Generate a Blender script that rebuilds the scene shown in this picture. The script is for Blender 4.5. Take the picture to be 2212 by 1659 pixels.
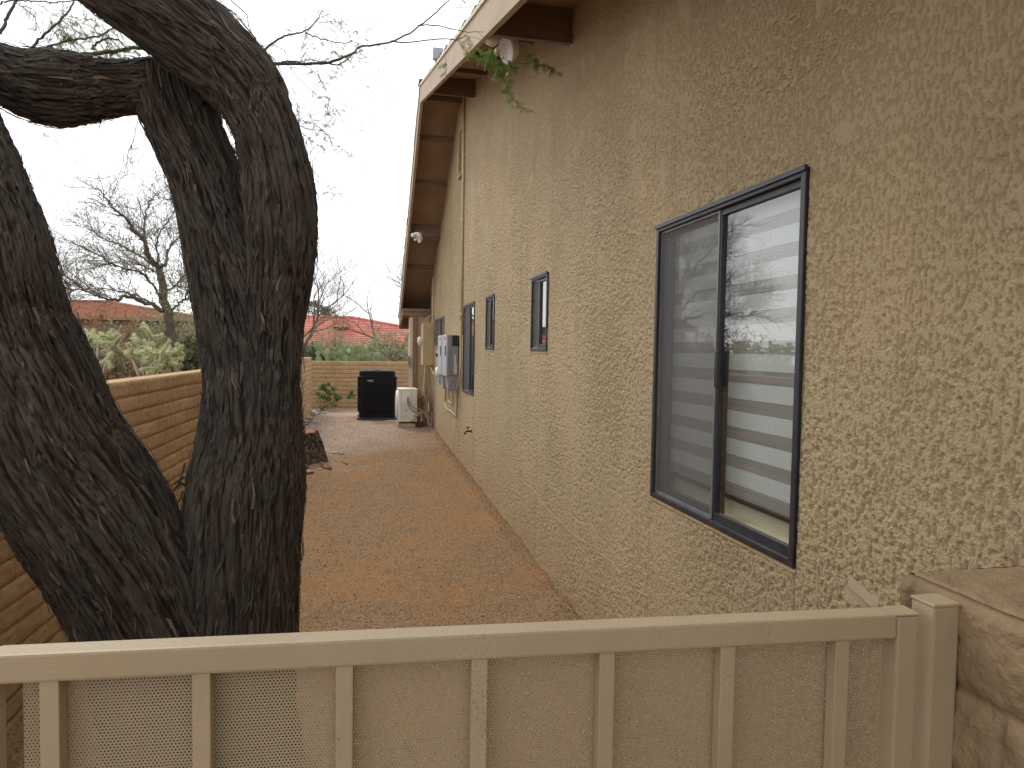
import bpy, bmesh, math, random
import numpy as np
from mathutils import Vector, Matrix

random.seed(7)
for o in list(bpy.data.objects): bpy.data.objects.remove(o)
S = bpy.context.scene
COL = S.collection
R = math.radians

# ------------------------------------------------------------------ camera
F_PX, W_PX = 1550.0, 2212.0
YAW, PIT, ROL, CAM_H = R(11.94), R(2.69), R(0.9), 1.75
_cp, _sp = math.cos(PIT), math.sin(PIT)
FW = Vector((math.sin(YAW)*_cp, math.cos(YAW)*_cp, -_sp))
RT = Vector((math.cos(YAW), -math.sin(YAW), 0))
UP = RT.cross(FW)
CX = math.cos(ROL)*RT + math.sin(ROL)*UP
CY = -math.sin(ROL)*RT + math.cos(ROL)*UP
CAM = Vector((0, 0, CAM_H))
cd = bpy.data.cameras.new('camera'); cam = bpy.data.objects.new('camera', cd); COL.objects.link(cam)
cd.sensor_width = 36; cd.lens = 36*F_PX/W_PX; cd.clip_start = 0.05; cd.clip_end = 500
m = Matrix.Identity(4)
for i in range(3):
    m[i][0] = CX[i]; m[i][1] = CY[i]; m[i][2] = -FW[i]; m[i][3] = CAM[i]
cam.matrix_world = m
S.camera = cam
def ray(px, py): return FW + CX*((px-1106)/F_PX) + CY*((829.5-py)/F_PX)
def aty(px, py, y): r = ray(px, py); return CAM + r*(y/r.y)
def atx(px, py, x): r = ray(px, py); return CAM + r*(x/r.x)
def atz(px, py, z): r = ray(px, py); return CAM + r*((z-CAM_H)/r.z)

# ------------------------------------------------------------------ sky, sun, exposure
SUN_EL, SUN_AZ = R(46), R(-27)
w = bpy.data.worlds.new('World'); S.world = w; w.use_nodes = True
nt = w.node_tree; nt.nodes.clear()
out = nt.nodes.new('ShaderNodeOutputWorld')
sky = nt.nodes.new('ShaderNodeTexSky'); sky.sky_type = 'NISHITA'; sky.sun_disc = False
sky.sun_elevation = SUN_EL; sky.sun_rotation = SUN_AZ
b1 = nt.nodes.new('ShaderNodeBackground'); b1.inputs[1].default_value = 0.12
nt.links.new(sky.outputs[0], b1.inputs[0])
tc = nt.nodes.new('ShaderNodeTexCoord'); no = nt.nodes.new('ShaderNodeTexNoise'); no.inputs['Scale'].default_value = 2.2
no.inputs['Detail'].default_value = 4
cr = nt.nodes.new('ShaderNodeValToRGB')
cr.color_ramp.elements[0].position = 0.3; cr.color_ramp.elements[0].color = (0.93, 0.95, 0.98, 1)
cr.color_ramp.elements[1].position = 0.75; cr.color_ramp.elements[1].color = (1, 0.99, 0.97, 1)
b2 = nt.nodes.new('ShaderNodeBackground'); b2.inputs[1].default_value = 1.75
nt.links.new(tc.outputs['Generated'], no.inputs['Vector']); nt.links.new(no.outputs[0], cr.inputs[0]); nt.links.new(cr.outputs[0], b2.inputs[0])
mx = nt.nodes.new('ShaderNodeMixShader'); mx.inputs[0].default_value = 0.88
nt.links.new(b1.outputs[0], mx.inputs[1]); nt.links.new(b2.outputs[0], mx.inputs[2]); nt.links.new(mx.outputs[0], out.inputs[0])
sl = bpy.data.lights.new('sun', 'SUN'); sl.energy = 1.7; sl.angle = R(12); sl.color = (1, 0.95, 0.88)
so = bpy.data.objects.new('sun', sl); COL.objects.link(so)
sd = Vector((math.sin(SUN_AZ)*math.cos(SUN_EL), math.cos(SUN_AZ)*math.cos(SUN_EL), math.sin(SUN_EL)))
so.rotation_euler = sd.to_track_quat('Z', 'Y').to_euler(); so.location = sd*30
S.view_settings.view_transform = 'Standard'; S.view_settings.look = 'None'
S.view_settings.gamma = 1; S.view_settings.exposure = 0.0
S.render.engine = 'CYCLES'

# ------------------------------------------------------------------ numpy noise
_rng = np.random.RandomState(3)
_PERM = np.concatenate([_rng.permutation(512)]*3)
_G = _rng.normal(size=(512, 3)); _G /= np.linalg.norm(_G, axis=1)[:, None]
def pn(x, y, z=0.0):
    x, y, z = np.broadcast_arrays(np.asarray(x, float), y, z)
    xi, yi, zi = np.floor(x).astype(int), np.floor(y).astype(int), np.floor(z).astype(int)
    xf, yf, zf = x-xi, y-yi, z-zi
    xi &= 511; yi &= 511; zi &= 511
    u, v, q = xf**3*(xf*(6*xf-15)+10), yf**3*(yf*(6*yf-15)+10), zf**3*(zf*(6*zf-15)+10)
    def g(a, b, c):
        h = _PERM[_PERM[_PERM[(xi+a)]+(yi+b)]+(zi+c)]
        t = _G[h]
        return t[..., 0]*(xf-a)+t[..., 1]*(yf-b)+t[..., 2]*(zf-c)
    l = lambda a, b, t: a+(b-a)*t
    return l(l(l(g(0,0,0), g(1,0,0), u), l(g(0,1,0), g(1,1,0), u), v),
             l(l(g(0,0,1), g(1,0,1), u), l(g(0,1,1), g(1,1,1), u), v), q)*1.6
def fbm(x, y, z=0.0, o=3):
    r = 0; a = 1.0
    for k in range(o):
        r = r + a*pn(x*2**k+17*k, y*2**k+5*k, z*2.0**k+9*k); a *= 0.5
    return r
def sst(a, b, x):
    t = np.clip((x-a)/(b-a), 0, 1); return t*t*(3-2*t)

# ------------------------------------------------------------------ materials
def newmat(name):
    m = bpy.data.materials.new(name); m.use_nodes = True
    return m, m.node_tree.nodes, m.node_tree.links, m.node_tree.nodes['Principled BSDF']
def pm(name, c1, c2=None, scale=6, rough=0.8, bump=0.0, bscale=80, metal=0.0, stretch=(1, 1, 1), c3=None, s3=1.5, spec=0.35, detail=5):
    """two-tone noise, optional large-scale third tone, fine bump"""
    m, N, L, b = newmat(name)
    b.inputs['Roughness'].default_value = rough; b.inputs['Metallic'].default_value = metal
    b.inputs['Specular IOR Level'].default_value = spec
    tc = N.new('ShaderNodeTexCoord'); mp = N.new('ShaderNodeMapping'); mp.inputs['Scale'].default_value = stretch
    L.new(tc.outputs['Object'], mp.inputs['Vector'])
    col = None
    if c2:
        n = N.new('ShaderNodeTexNoise'); n.inputs['Scale'].default_value = scale; n.inputs['Detail'].default_value = detail
        L.new(mp.outputs[0], n.inputs['Vector'])
        r = N.new('ShaderNodeValToRGB'); r.color_ramp.elements[0].position = .35; r.color_ramp.elements[1].position = .65
        r.color_ramp.elements[0].color = (*c1, 1); r.color_ramp.elements[1].color = (*c2, 1)
        L.new(n.outputs[0], r.inputs[0]); col = r.outputs[0]
        if c3:
            n3 = N.new('ShaderNodeTexNoise'); n3.inputs['Scale'].default_value = s3; n3.inputs['Detail'].default_value = 6
            L.new(tc.outputs['Object'], n3.inputs['Vector'])
            r3 = N.new('ShaderNodeValToRGB'); r3.color_ramp.elements[0].position = .5; r3.color_ramp.elements[1].position = .68
            L.new(n3.outputs[0], r3.inputs[0])
            mxx = N.new('ShaderNodeMixRGB'); mxx.inputs[2].default_value = (*c3, 1)
            L.new(r3.outputs[0], mxx.inputs[0]); L.new(col, mxx.inputs[1]); col = mxx.outputs[0]
        L.new(col, b.inputs['Base Color'])
    else:
        b.inputs['Base Color'].default_value = (*c1, 1)
    if bump:
        nb = N.new('ShaderNodeTexNoise'); nb.inputs['Scale'].default_value = bscale; nb.inputs['Detail'].default_value = 4
        L.new(mp.outputs[0], nb.inputs['Vector'])
        bp = N.new('ShaderNodeBump'); bp.inputs['Strength'].default_value = bump; bp.inputs['Distance'].default_value = 0.01
        L.new(nb.outputs[0], bp.inputs['Height']); L.new(bp.outputs[0], b.inputs['Normal'])
    return m

# ------------------------------------------------------------------ mesh helpers
def link(name, me, mat=None, parent=None):
    o = bpy.data.objects.new(name, me); COL.objects.link(o)
    if mat is not None:
        for mm in (mat if isinstance(mat, (list, tuple)) else [mat]): me.materials.append(mm)
    if parent is not None: o.parent = parent
    return o
def tag(o, label=None, cat=None, group=None, kind=None):
    if label: o['label'] = label
    if cat: o['category'] = cat
    if group: o['group'] = group
    if kind: o['kind'] = kind
    return o
def empty(name, loc, label, cat, group=None):
    o = bpy.data.objects.new(name, None); COL.objects.link(o); o.location = loc; o.empty_display_size = .1
    return tag(o, label, cat, group)

class MB:
    """collects simple shapes; build() links them as one mesh object. origin = local origin (parent location)"""
    def __init__(s, origin=(0, 0, 0)): s.v = []; s.f = []; s.o = Vector(origin); s.sm = []
    def add(s, vs, fs, smooth=False):
        n = len(s.v); s.v += [tuple(Vector(v)-s.o) for v in vs]; s.f += [tuple(i+n for i in f) for f in fs]; s.sm += [smooth]*len(fs)
    def box(s, x0, x1, y0, y1, z0, z1, bev=0.0):
        if bev <= 0:
            vs = [(x, y, z) for x in (x0, x1) for y in (y0, y1) for z in (z0, z1)]
            s.add(vs, [(0,1,3,2), (4,6,7,5), (0,4,5,1), (2,3,7,6), (0,2,6,4), (1,5,7,3)]); return
        bm = bmesh.new(); bmesh.ops.create_cube(bm, size=1)
        for v in bm.verts: v.co = Vector(((x0+x1)/2+v.co.x*(x1-x0), (y0+y1)/2+v.co.y*(y1-y0), (z0+z1)/2+v.co.z*(z1-z0)))
        bmesh.ops.bevel(bm, geom=bm.edges[:], offset=bev, segments=2, profile=.6, affect='EDGES')
        bm.verts.index_update()
        s.add([v.co.copy() for v in bm.verts], [[v.index for v in f.verts] for f in bm.faces]); bm.free()
    def prism(s, pts, axis, a, b):
        """polygon pts (2D) extruded along axis from a to b"""
        n = len(pts); mk = {'x': lambda p, t: (t, p[0], p[1]), 'y': lambda p, t: (p[0], t, p[1]), 'z': lambda p, t: (p[0], p[1], t)}[axis]
        vs = [mk(p, a) for p in pts]+[mk(p, b) for p in pts]
        s.add(vs, [tuple(range(n))[::-1], tuple(range(n, 2*n))]+[(i, (i+1) % n, (i+1) % n+n, i+n) for i in range(n)])
    def tube(s, pts, rad, sides=8, cap=True):
        pts = [Vector(p) for p in pts]; n = len(pts)
        rs = rad if isinstance(rad, (list, tuple)) else [rad]*n
        vs = []; up = None
        for i, p in enumerate(pts):
            t = (pts[min(i+1, n-1)]-pts[max(i-1, 0)])
            if t.length < 1e-9: t = Vector((0, 0, 1))
            t.normalize()
            if up is None: up = Vector((0, 0, 1)) if abs(t.z) < .9 else Vector((1, 0, 0))
            a = t.cross(up)
            if a.length < 1e-6: a = t.orthogonal()
            a.normalize(); up = a.cross(t).normalized()
            for k in range(sides):
                q = 2*math.pi*k/sides; vs.append(p+(a*math.cos(q)+up*math.sin(q))*rs[i])
        fs = [(i*sides+k, i*sides+(k+1) % sides, (i+1)*sides+(k+1) % sides, (i+1)*sides+k) for i in range(n-1) for k in range(sides)]
        if cap: fs += [tuple(range(sides))[::-1], tuple((n-1)*sides+k for k in range(sides))]
        s.add(vs, fs, True)
    def lathe(s, prof, c, axis=(0, 0, 1), sides=24, sx=1, sy=1):
        ax = Vector(axis).normalized(); a = ax.orthogonal().normalized(); b = ax.cross(a); vs = []
        for (r, h) in prof:
            for k in range(sides):
                q = 2*math.pi*k/sides; vs.append(Vector(c)+ax*h+(a*math.cos(q)*sx+b*math.sin(q)*sy)*r)
        n = len(prof)
        fs = [(i*sides+k, i*sides+(k+1) % sides, (i+1)*sides+(k+1) % sides, (i+1)*sides+k) for i in range(n-1) for k in range(sides)]
        fs += [tuple(range(sides))[::-1], tuple((n-1)*sides+k for k in range(sides))]
        s.add(vs, fs, True)
    def blob(s, c, r, seed=0, sub=2, rough=.18):
        bm = bmesh.new(); bmesh.ops.create_icosphere(bm, subdivisions=sub, radius=1)
        rr = random.Random(seed); ph = [rr.uniform(0, 9) for _ in range(3)]
        for v in bm.verts:
            n = 1+rough*float(pn(v.co.x*1.3+ph[0], v.co.y*1.3+ph[1], v.co.z*1.3+ph[2]))
            v.co = Vector((c[0]+v.co.x*r[0]*n, c[1]+v.co.y*r[1]*n, c[2]+v.co.z*r[2]*n))
        bm.verts.index_update()
        s.add([v.co.copy() for v in bm.verts], [[v.index for v in f.verts] for f in bm.faces], True); bm.free()
    def build(s, name, mat, parent=None):
        me = bpy.data.meshes.new(name); me.from_pydata(s.v, [], s.f)
        me.polygons.foreach_set('use_smooth', s.sm); me.update()
        return link(name, me, mat, parent)

def np_mesh(name, co, quads, smooth=True, attrs=None):
    me = bpy.data.meshes.new(name); n = len(co); q = np.asarray(quads, dtype=np.int32); k = q.shape[1]
    me.vertices.add(n); me.vertices.foreach_set('co', np.asarray(co, dtype=np.float32).ravel())
    me.loops.add(q.size); me.loops.foreach_set('vertex_index', q.ravel())
    me.polygons.add(len(q)); me.polygons.foreach_set('loop_start', np.arange(0, q.size, k, dtype=np.int32))
    me.polygons.foreach_set('use_smooth', np.full(len(q), smooth, dtype=bool))
    for an, av in (attrs or {}).items():
        a = me.attributes.new(an, 'FLOAT', 'POINT'); a.data.foreach_set('value', np.asarray(av, dtype=np.float32).ravel())
    me.update(calc_edges=True); me.validate()
    return me
def grid_quads(nu, nv, wrap=False):
    i = np.arange(nu-1)[:, None]; j = np.arange(nv if wrap else nv-1)[None, :]; j2 = (j+1) % nv
    return np.stack([i*nv+j+0*i, i*nv+j2, (i+1)*nv+j2, (i+1)*nv+j], -1).reshape(-1, 4)

# ------------------------------------------------------------------ colours
M = {}
def stucco_mat():
    m, N, L, b = newmat('stucco'); b.inputs['Roughness'].default_value = .82; b.inputs['Specular IOR Level'].default_value = .45
    tc = N.new('ShaderNodeTexCoord')
    at = N.new('ShaderNodeAttribute'); at.attribute_name = 'h'
    r = N.new('ShaderNodeValToRGB'); e = r.color_ramp.elements
    e[0].position = 0; e[0].color = (.318, .234, .128, 1); e[1].position = 1; e[1].color = (.395, .304, .182, 1)  # low pits darker than plates: crevice shade put into one paint colour
    L.new(at.outputs['Fac'], r.inputs[0])
    n = N.new('ShaderNodeTexNoise'); n.inputs['Scale'].default_value = .9; n.inputs['Detail'].default_value = 6
    L.new(tc.outputs['Object'], n.inputs['Vector'])
    r2 = N.new('ShaderNodeValToRGB'); r2.color_ramp.elements[0].position = .3; r2.color_ramp.elements[1].position = .7
    r2.color_ramp.elements[0].color = (.88, .89, .87, 1); r2.color_ramp.elements[1].color = (1.05, 1.03, 1.0, 1)
    L.new(n.outputs[0], r2.inputs[0])
    mm = N.new('ShaderNodeMixRGB'); mm.blend_type = 'MULTIPLY'; mm.inputs[0].default_value = 1
    L.new(r.outputs[0], mm.inputs[1]); L.new(r2.outputs[0], mm.inputs[2])
    # rain streaks
    ns = N.new('ShaderNodeTexNoise'); ns.inputs['Scale'].default_value = 7; ns.inputs['Detail'].default_value = 5; mps = N.new('ShaderNodeMapping'); mps.inputs['Scale'].default_value = (1, 1.3, .10)
    L.new(tc.outputs['Object'], mps.inputs[0]); L.new(mps.outputs[0], ns.inputs['Vector'])
    rs = N.new('ShaderNodeValToRGB'); rs.color_ramp.elements[0].position = .32; rs.color_ramp.elements[0].color = (.94, .935, .92, 1); rs.color_ramp.elements[1].position = .5; rs.color_ramp.elements[1].color = (1, 1, 1, 1)
    L.new(ns.outputs[0], rs.inputs[0]); ms_ = N.new('ShaderNodeMixRGB'); ms_.blend_type = 'MULTIPLY'; ms_.inputs[0].default_value = 1; L.new(mm.outputs[0], ms_.inputs[1]); L.new(rs.outputs[0], ms_.inputs[2]); mm = ms_
    # soil splash stain along the foot of the wall
    sp = N.new('ShaderNodeSeparateXYZ'); L.new(tc.outputs['Object'], sp.inputs[0])
    n4 = N.new('ShaderNodeTexNoise'); n4.inputs['Scale'].default_value = 3; n4.inputs['Detail'].default_value = 6; L.new(tc.outputs['Object'], n4.inputs['Vector'])
    ma = N.new('ShaderNodeMath'); ma.operation = 'MULTIPLY_ADD'; ma.inputs[1].default_value = -.9; L.new(n4.outputs[0], ma.inputs[0]); L.new(sp.outputs[2], ma.inputs[2])
    mr = N.new('ShaderNodeMapRange'); mr.inputs[1].default_value = -.45; mr.inputs[2].default_value = .35; mr.inputs[3].default_value = .42; mr.inputs[4].default_value = 0
    L.new(ma.outputs[0], mr.inputs[0])
    m2 = N.new('ShaderNodeMixRGB'); m2.inputs[2].default_value = (.36, .215, .095, 1)
    L.new(mr.outputs[0], m2.inputs[0]); L.new(mm.outputs[0], m2.inputs[1]); L.new(m2.outputs[0], b.inputs['Base Color'])
    nb = N.new('ShaderNodeTexNoise'); nb.inputs['Scale'].default_value = 120; nb.inputs['Detail'].default_value = 5
    L.new(tc.outputs['Object'], nb.inputs['Vector'])
    bp = N.new('ShaderNodeBump'); bp.inputs['Strength'].default_value = .75; bp.inputs['Distance'].default_value = .009
    L.new(nb.outputs[0], bp.inputs['Height']); L.new(bp.outputs[0], b.inputs['Normal'])
    return m
M['stucco'] = stucco_mat()
M['stucco_plain'] = pm('stucco_plain', (.40, .28, .16), (.46, .34, .21), 9, .9, .8, 70)
M['brown'] = pm('brown_paint', (.20, .125, .075), (.25, .16, .10), 5, .75, .3, 60, stretch=(1, 1, 4))
M['fascia'] = pm('fascia_paint', (.35, .265, .19), (.42, .32, .235), 3, .7, .35, 40, stretch=(3, .5, 3))
M['trim'] = pm('drip_edge', (.55, .47, .34), (.62, .53, .40), 6, .5)
M['soffit'] = pm('soffit_boards', (.24, .155, .105), (.30, .20, .14), 2.5, .8, .4, 120)
M['beam'] = pm('beam_wood', (.16, .105, .075), (.21, .14, .10), 4, .8, .5, 50, stretch=(1, 6, 6))
M['shingle'] = pm('shingles', (.05, .04, .035), (.10, .085, .07), 30, .95, .8, 60)
M['bronze'] = pm('dark_bronze_aluminium', (.028, .028, .034), (.045, .045, .05), 20, .42, 0, metal=.3, spec=.5)
M['greyframe'] = pm('weathered_aluminium', (.16, .16, .165), (.22, .22, .225), 14, .45, .1, metal=.3)
M['beige_metal'] = pm('beige_metal_paint', (.34, .265, .168), (.375, .295, .19), 5, .5, .12, 160, c3=(.33, .265, .17), s3=6, spec=.4)
M['beige_pipe'] = pm('beige_conduit', (.48, .36, .21), (.54, .42, .26), 8, .6, .1)
M['panelbox'] = pm('electrical_panel_paint', (.40, .29, .15), (.46, .34, .19), 5, .6, .1)
M['white_pl'] = pm('white_plastic', (.62, .60, .62), (.70, .68, .70), 5, .35, spec=.5)
M['ac_white'] = pm('cream_sheet_metal', (.66, .63, .54), (.74, .71, .62), 4, .4, .08, spec=.5)
M['ac_cream'] = pm('cream_plastic_cover', (.62, .56, .42), (.66, .60, .46), 4, .5)
M['black_pl'] = pm('black_condenser_shell', (.006, .006, .007), (.010, .010, .011), 8, .6, .15, 60, spec=.2)
M['base_pl'] = pm('dark_base_tray', (.025, .033, .036), (.05, .06, .062), 8, .6)
M['inv_side'] = pm('grey_casting', (.21, .205, .21), (.25, .245, .25), 6, .5)
M['inv_front'] = pm('light_grey_casting', (.40, .43, .48), (.45, .48, .53), 6, .35, spec=.5)
M['inv_dark'] = pm('charcoal_plastic', (.012, .012, .014), None, rough=.25, spec=.6)
M['greybox'] = pm('grey_box', (.26, .30, .36), (.32, .35, .40), 7, .5)
M['sticker'] = pm('cream_sticker', (.46, .44, .33), (.50, .48, .37), 20, .6)
M['sticker_grey'] = pm('grey_sticker', (.50, .50, .48), (.3, .3, .3), 160, .6)
M['red'] = pm('red_mark', (.55, .03, .04), None, rough=.5)
M['cable_grey'] = pm('grey_flex', (.20, .18, .15), (.28, .25, .20), 20, .6)
M['cable_black'] = pm('black_cable', (.02, .02, .022), None, rough=.5)
M['insul'] = pm('pipe_insulation', (.30, .24, .19), (.42, .34, .28), 25, .9, .5)
M['rust'] = pm('rusty_brass', (.08, .04, .03), (.14, .08, .05), 40, .7)
M['blind_op'] = pm('blind_fabric', (.50, .515, .52), (.54, .555, .56), 60, .9)
M['blind_sh'] = pm('sheer_fabric', (.22, .215, .20), (.31, .30, .285), 1, .9, stretch=(1, 1, 250))
M['cream_in'] = pm('cream_interior', (.62, .56, .42), (.66, .60, .47), 3, .8)
M['room'] = pm('room_paint', (.5, .45, .38), (.55, .5, .42), 3, .9)
M['concrete'] = pm('concrete_pad', (.35, .26, .18), (.44, .35, .26), 10, .9, .6, 60)
M['tile'] = pm('red_clay_tile', (.44, .14, .105), (.54, .20, .155), 2.2, .85, .3, 30, c3=(.42, .19, .13), s3=.5)
M['tile_old'] = pm('weathered_clay_tile', (.30, .14, .09), (.38, .19, .125), 2.2, .9, .3, 30, c3=(.26, .15, .10), s3=.5)
M['farwall'] = pm('neighbour_stucco', (.16, .11, .08), (.22, .16, .11), 1, .9)
M['rock_grey'] = pm('grey_river_rock', (.30, .26, .24), (.42, .38, .35), 12, .8, .3)
M['rock_red'] = pm('reddish_river_rock', (.30, .15, .125), (.40, .22, .18), 12, .75, .3)
M['rock_tan'] = pm('tan_river_rock', (.50, .42, .30), (.58, .50, .38), 12, .75, .3)
M['rock_blue'] = pm('blue_grey_river_rock', (.16, .16, .19), (.23, .23, .26), 12, .75, .3)
M['deadwood'] = pm('grey_deadwood', (.08, .075, .08), (.16, .15, .15), 30, .9, .4)

def grime(mat, spots=((.13, .11, .08), 230, .64), rust=True):
    N, L = mat.node_tree.nodes, mat.node_tree.links; b = N['Principled BSDF']; tc = N.new('ShaderNodeTexCoord')
    src = b.inputs['Base Color'].links[0].from_socket
    n = N.new('ShaderNodeTexNoise'); n.inputs['Scale'].default_value = spots[1]; n.inputs['Detail'].default_value = 3; L.new(tc.outputs['Object'], n.inputs['Vector'])
    n2 = N.new('ShaderNodeTexNoise'); n2.inputs['Scale'].default_value = 5; L.new(tc.outputs['Object'], n2.inputs['Vector'])
    a = N.new('ShaderNodeMath'); a.operation = 'MULTIPLY'; L.new(n.outputs[0], a.inputs[0]); L.new(n2.outputs[0], a.inputs[1])
    mr = N.new('ShaderNodeMapRange'); mr.inputs[1].default_value = .335; mr.inputs[2].default_value = .40; mr.inputs[4].default_value = .45; L.new(a.outputs[0], mr.inputs[0])
    x = N.new('ShaderNodeMixRGB'); x.inputs[2].default_value = (*spots[0], 1); L.new(mr.outputs[0], x.inputs[0]); L.new(src, x.inputs[1])
    n3 = N.new('ShaderNodeTexNoise'); n3.inputs['Scale'].default_value = 55; n3.inputs['Detail'].default_value = 1; L.new(tc.outputs['Object'], n3.inputs['Vector'])
    m3 = N.new('ShaderNodeMapRange'); m3.inputs[1].default_value = .80; m3.inputs[2].default_value = .815; m3.inputs[4].default_value = .8; L.new(n3.outputs[0], m3.inputs[0])
    y = N.new('ShaderNodeMixRGB'); y.inputs[2].default_value = (.20, .08, .03, 1); L.new(m3.outputs[0], y.inputs[0]); L.new(x.outputs[0], y.inputs[1]); L.new(y.outputs[0], b.inputs['Base Color'])
grime(M['beige_metal'])
def glass_mat(name, tint=(.82, .86, .85), refl=1.0, ior=1.65):
    m, N, L, b = newmat(name); N.remove(b); o = N['Material Output']
    # Schlick reflectance of a thin pane, the same from both sides
    ge = N.new('ShaderNodeNewGeometry'); dp = N.new('ShaderNodeVectorMath'); dp.operation = 'DOT_PRODUCT'; L.new(ge.outputs['Incoming'], dp.inputs[0]); L.new(ge.outputs['Normal'], dp.inputs[1])
    ab = N.new('ShaderNodeMath'); ab.operation = 'ABSOLUTE'; L.new(dp.outputs['Value'], ab.inputs[0])
    om = N.new('ShaderNodeMath'); om.operation = 'SUBTRACT'; om.inputs[0].default_value = 1; L.new(ab.outputs[0], om.inputs[1])
    pw = N.new('ShaderNodeMath'); pw.operation = 'POWER'; pw.inputs[1].default_value = 4; L.new(om.outputs[0], pw.inputs[0])
    f = N.new('ShaderNodeMath'); f.operation = 'MULTIPLY_ADD'; f.inputs[1].default_value = .85; f.inputs[2].default_value = .13; L.new(pw.outputs[0], f.inputs[0])
    g = N.new('ShaderNodeBsdfGlossy'); g.inputs['Roughness'].default_value = .015; g.inputs['Color'].default_value = (refl, refl, refl, 1)
    t = N.new('ShaderNodeBsdfTransparent'); t.inputs['Color'].default_value = (*tint, 1)
    x = N.new('ShaderNodeMixShader'); L.new(f.outputs[0], x.inputs[0]); L.new(t.outputs[0], x.inputs[1]); L.new(g.outputs[0], x.inputs[2]); L.new(x.outputs[0], o.inputs[0])
    return m
M['glass'] = glass_mat('window_glass', tint=(.94, .97, .95), ior=1.8)
def mesh_mat(name, col, opacity):
    m, N, L, b = newmat(name); o = N['Material Output']; b.inputs['Base Color'].default_value = (*col, 1); b.inputs['Roughness'].default_value = .6
    t = N.new('ShaderNodeBsdfTransparent'); x = N.new('ShaderNodeMixShader'); x.inputs[0].default_value = opacity
    L.new(t.outputs[0], x.inputs[1]); L.new(b.outputs[0], x.inputs[2]); L.new(x.outputs[0], o.inputs[0]); return m
M['screen'] = mesh_mat('insect_screen', (.15, .145, .14), .48)

def perf_mat():
    """perforated sheet: staggered round holes, in object coordinates (x along the sheet, z up)"""
    m, N, L, b = newmat('perforated_sheet'); o = N['Material Output']
    b.inputs['Base Color'].default_value = (.31, .245, .155, 1); b.inputs['Roughness'].default_value = .55  # darker than the frame: the sheet's shading is put into its colour
    tc = N.new('ShaderNodeTexCoord'); sp = N.new('ShaderNodeSeparateXYZ'); L.new(tc.outputs['Object'], sp.inputs[0])
    px, pz, rad = .0052, .0090, .00125
    def mth(op, a, b_=None, c=None):
        n = N.new('ShaderNodeMath'); n.operation = op
        for i, v in enumerate((a, b_, c)):
            if v is None: continue
            if isinstance(v, (int, float)): n.inputs[i].default_value = v
            else: L.new(v, n.inputs[i])
        return n.outputs[0]
    def lattice(ox, oz):
        fx = mth('SUBTRACT', mth('FRACT', mth('ADD', mth('DIVIDE', sp.outputs[0], px), ox)), .5)
        fz = mth('SUBTRACT', mth('FRACT', mth('ADD', mth('DIVIDE', sp.outputs[2], pz), oz)), .5)
        dx = mth('MULTIPLY', fx, px); dz = mth('MULTIPLY', fz, pz)
        return mth('SQRT', mth('ADD', mth('MULTIPLY', dx, dx), mth('MULTIPLY', dz, dz)))
    d = mth('MINIMUM', lattice(100, 100), lattice(100.5, 100.5))
    hole = mth('LESS_THAN', d, rad)
    t = N.new('ShaderNodeBsdfTransparent'); x = N.new('ShaderNodeMixShader')
    L.new(hole, x.inputs[0]); L.new(b.outputs[0], x.inputs[1]); L.new(t.outputs[0], x.inputs[2]); L.new(x.outputs[0], o.inputs[0])
    return m
M['perf'] = perf_mat()

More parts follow.
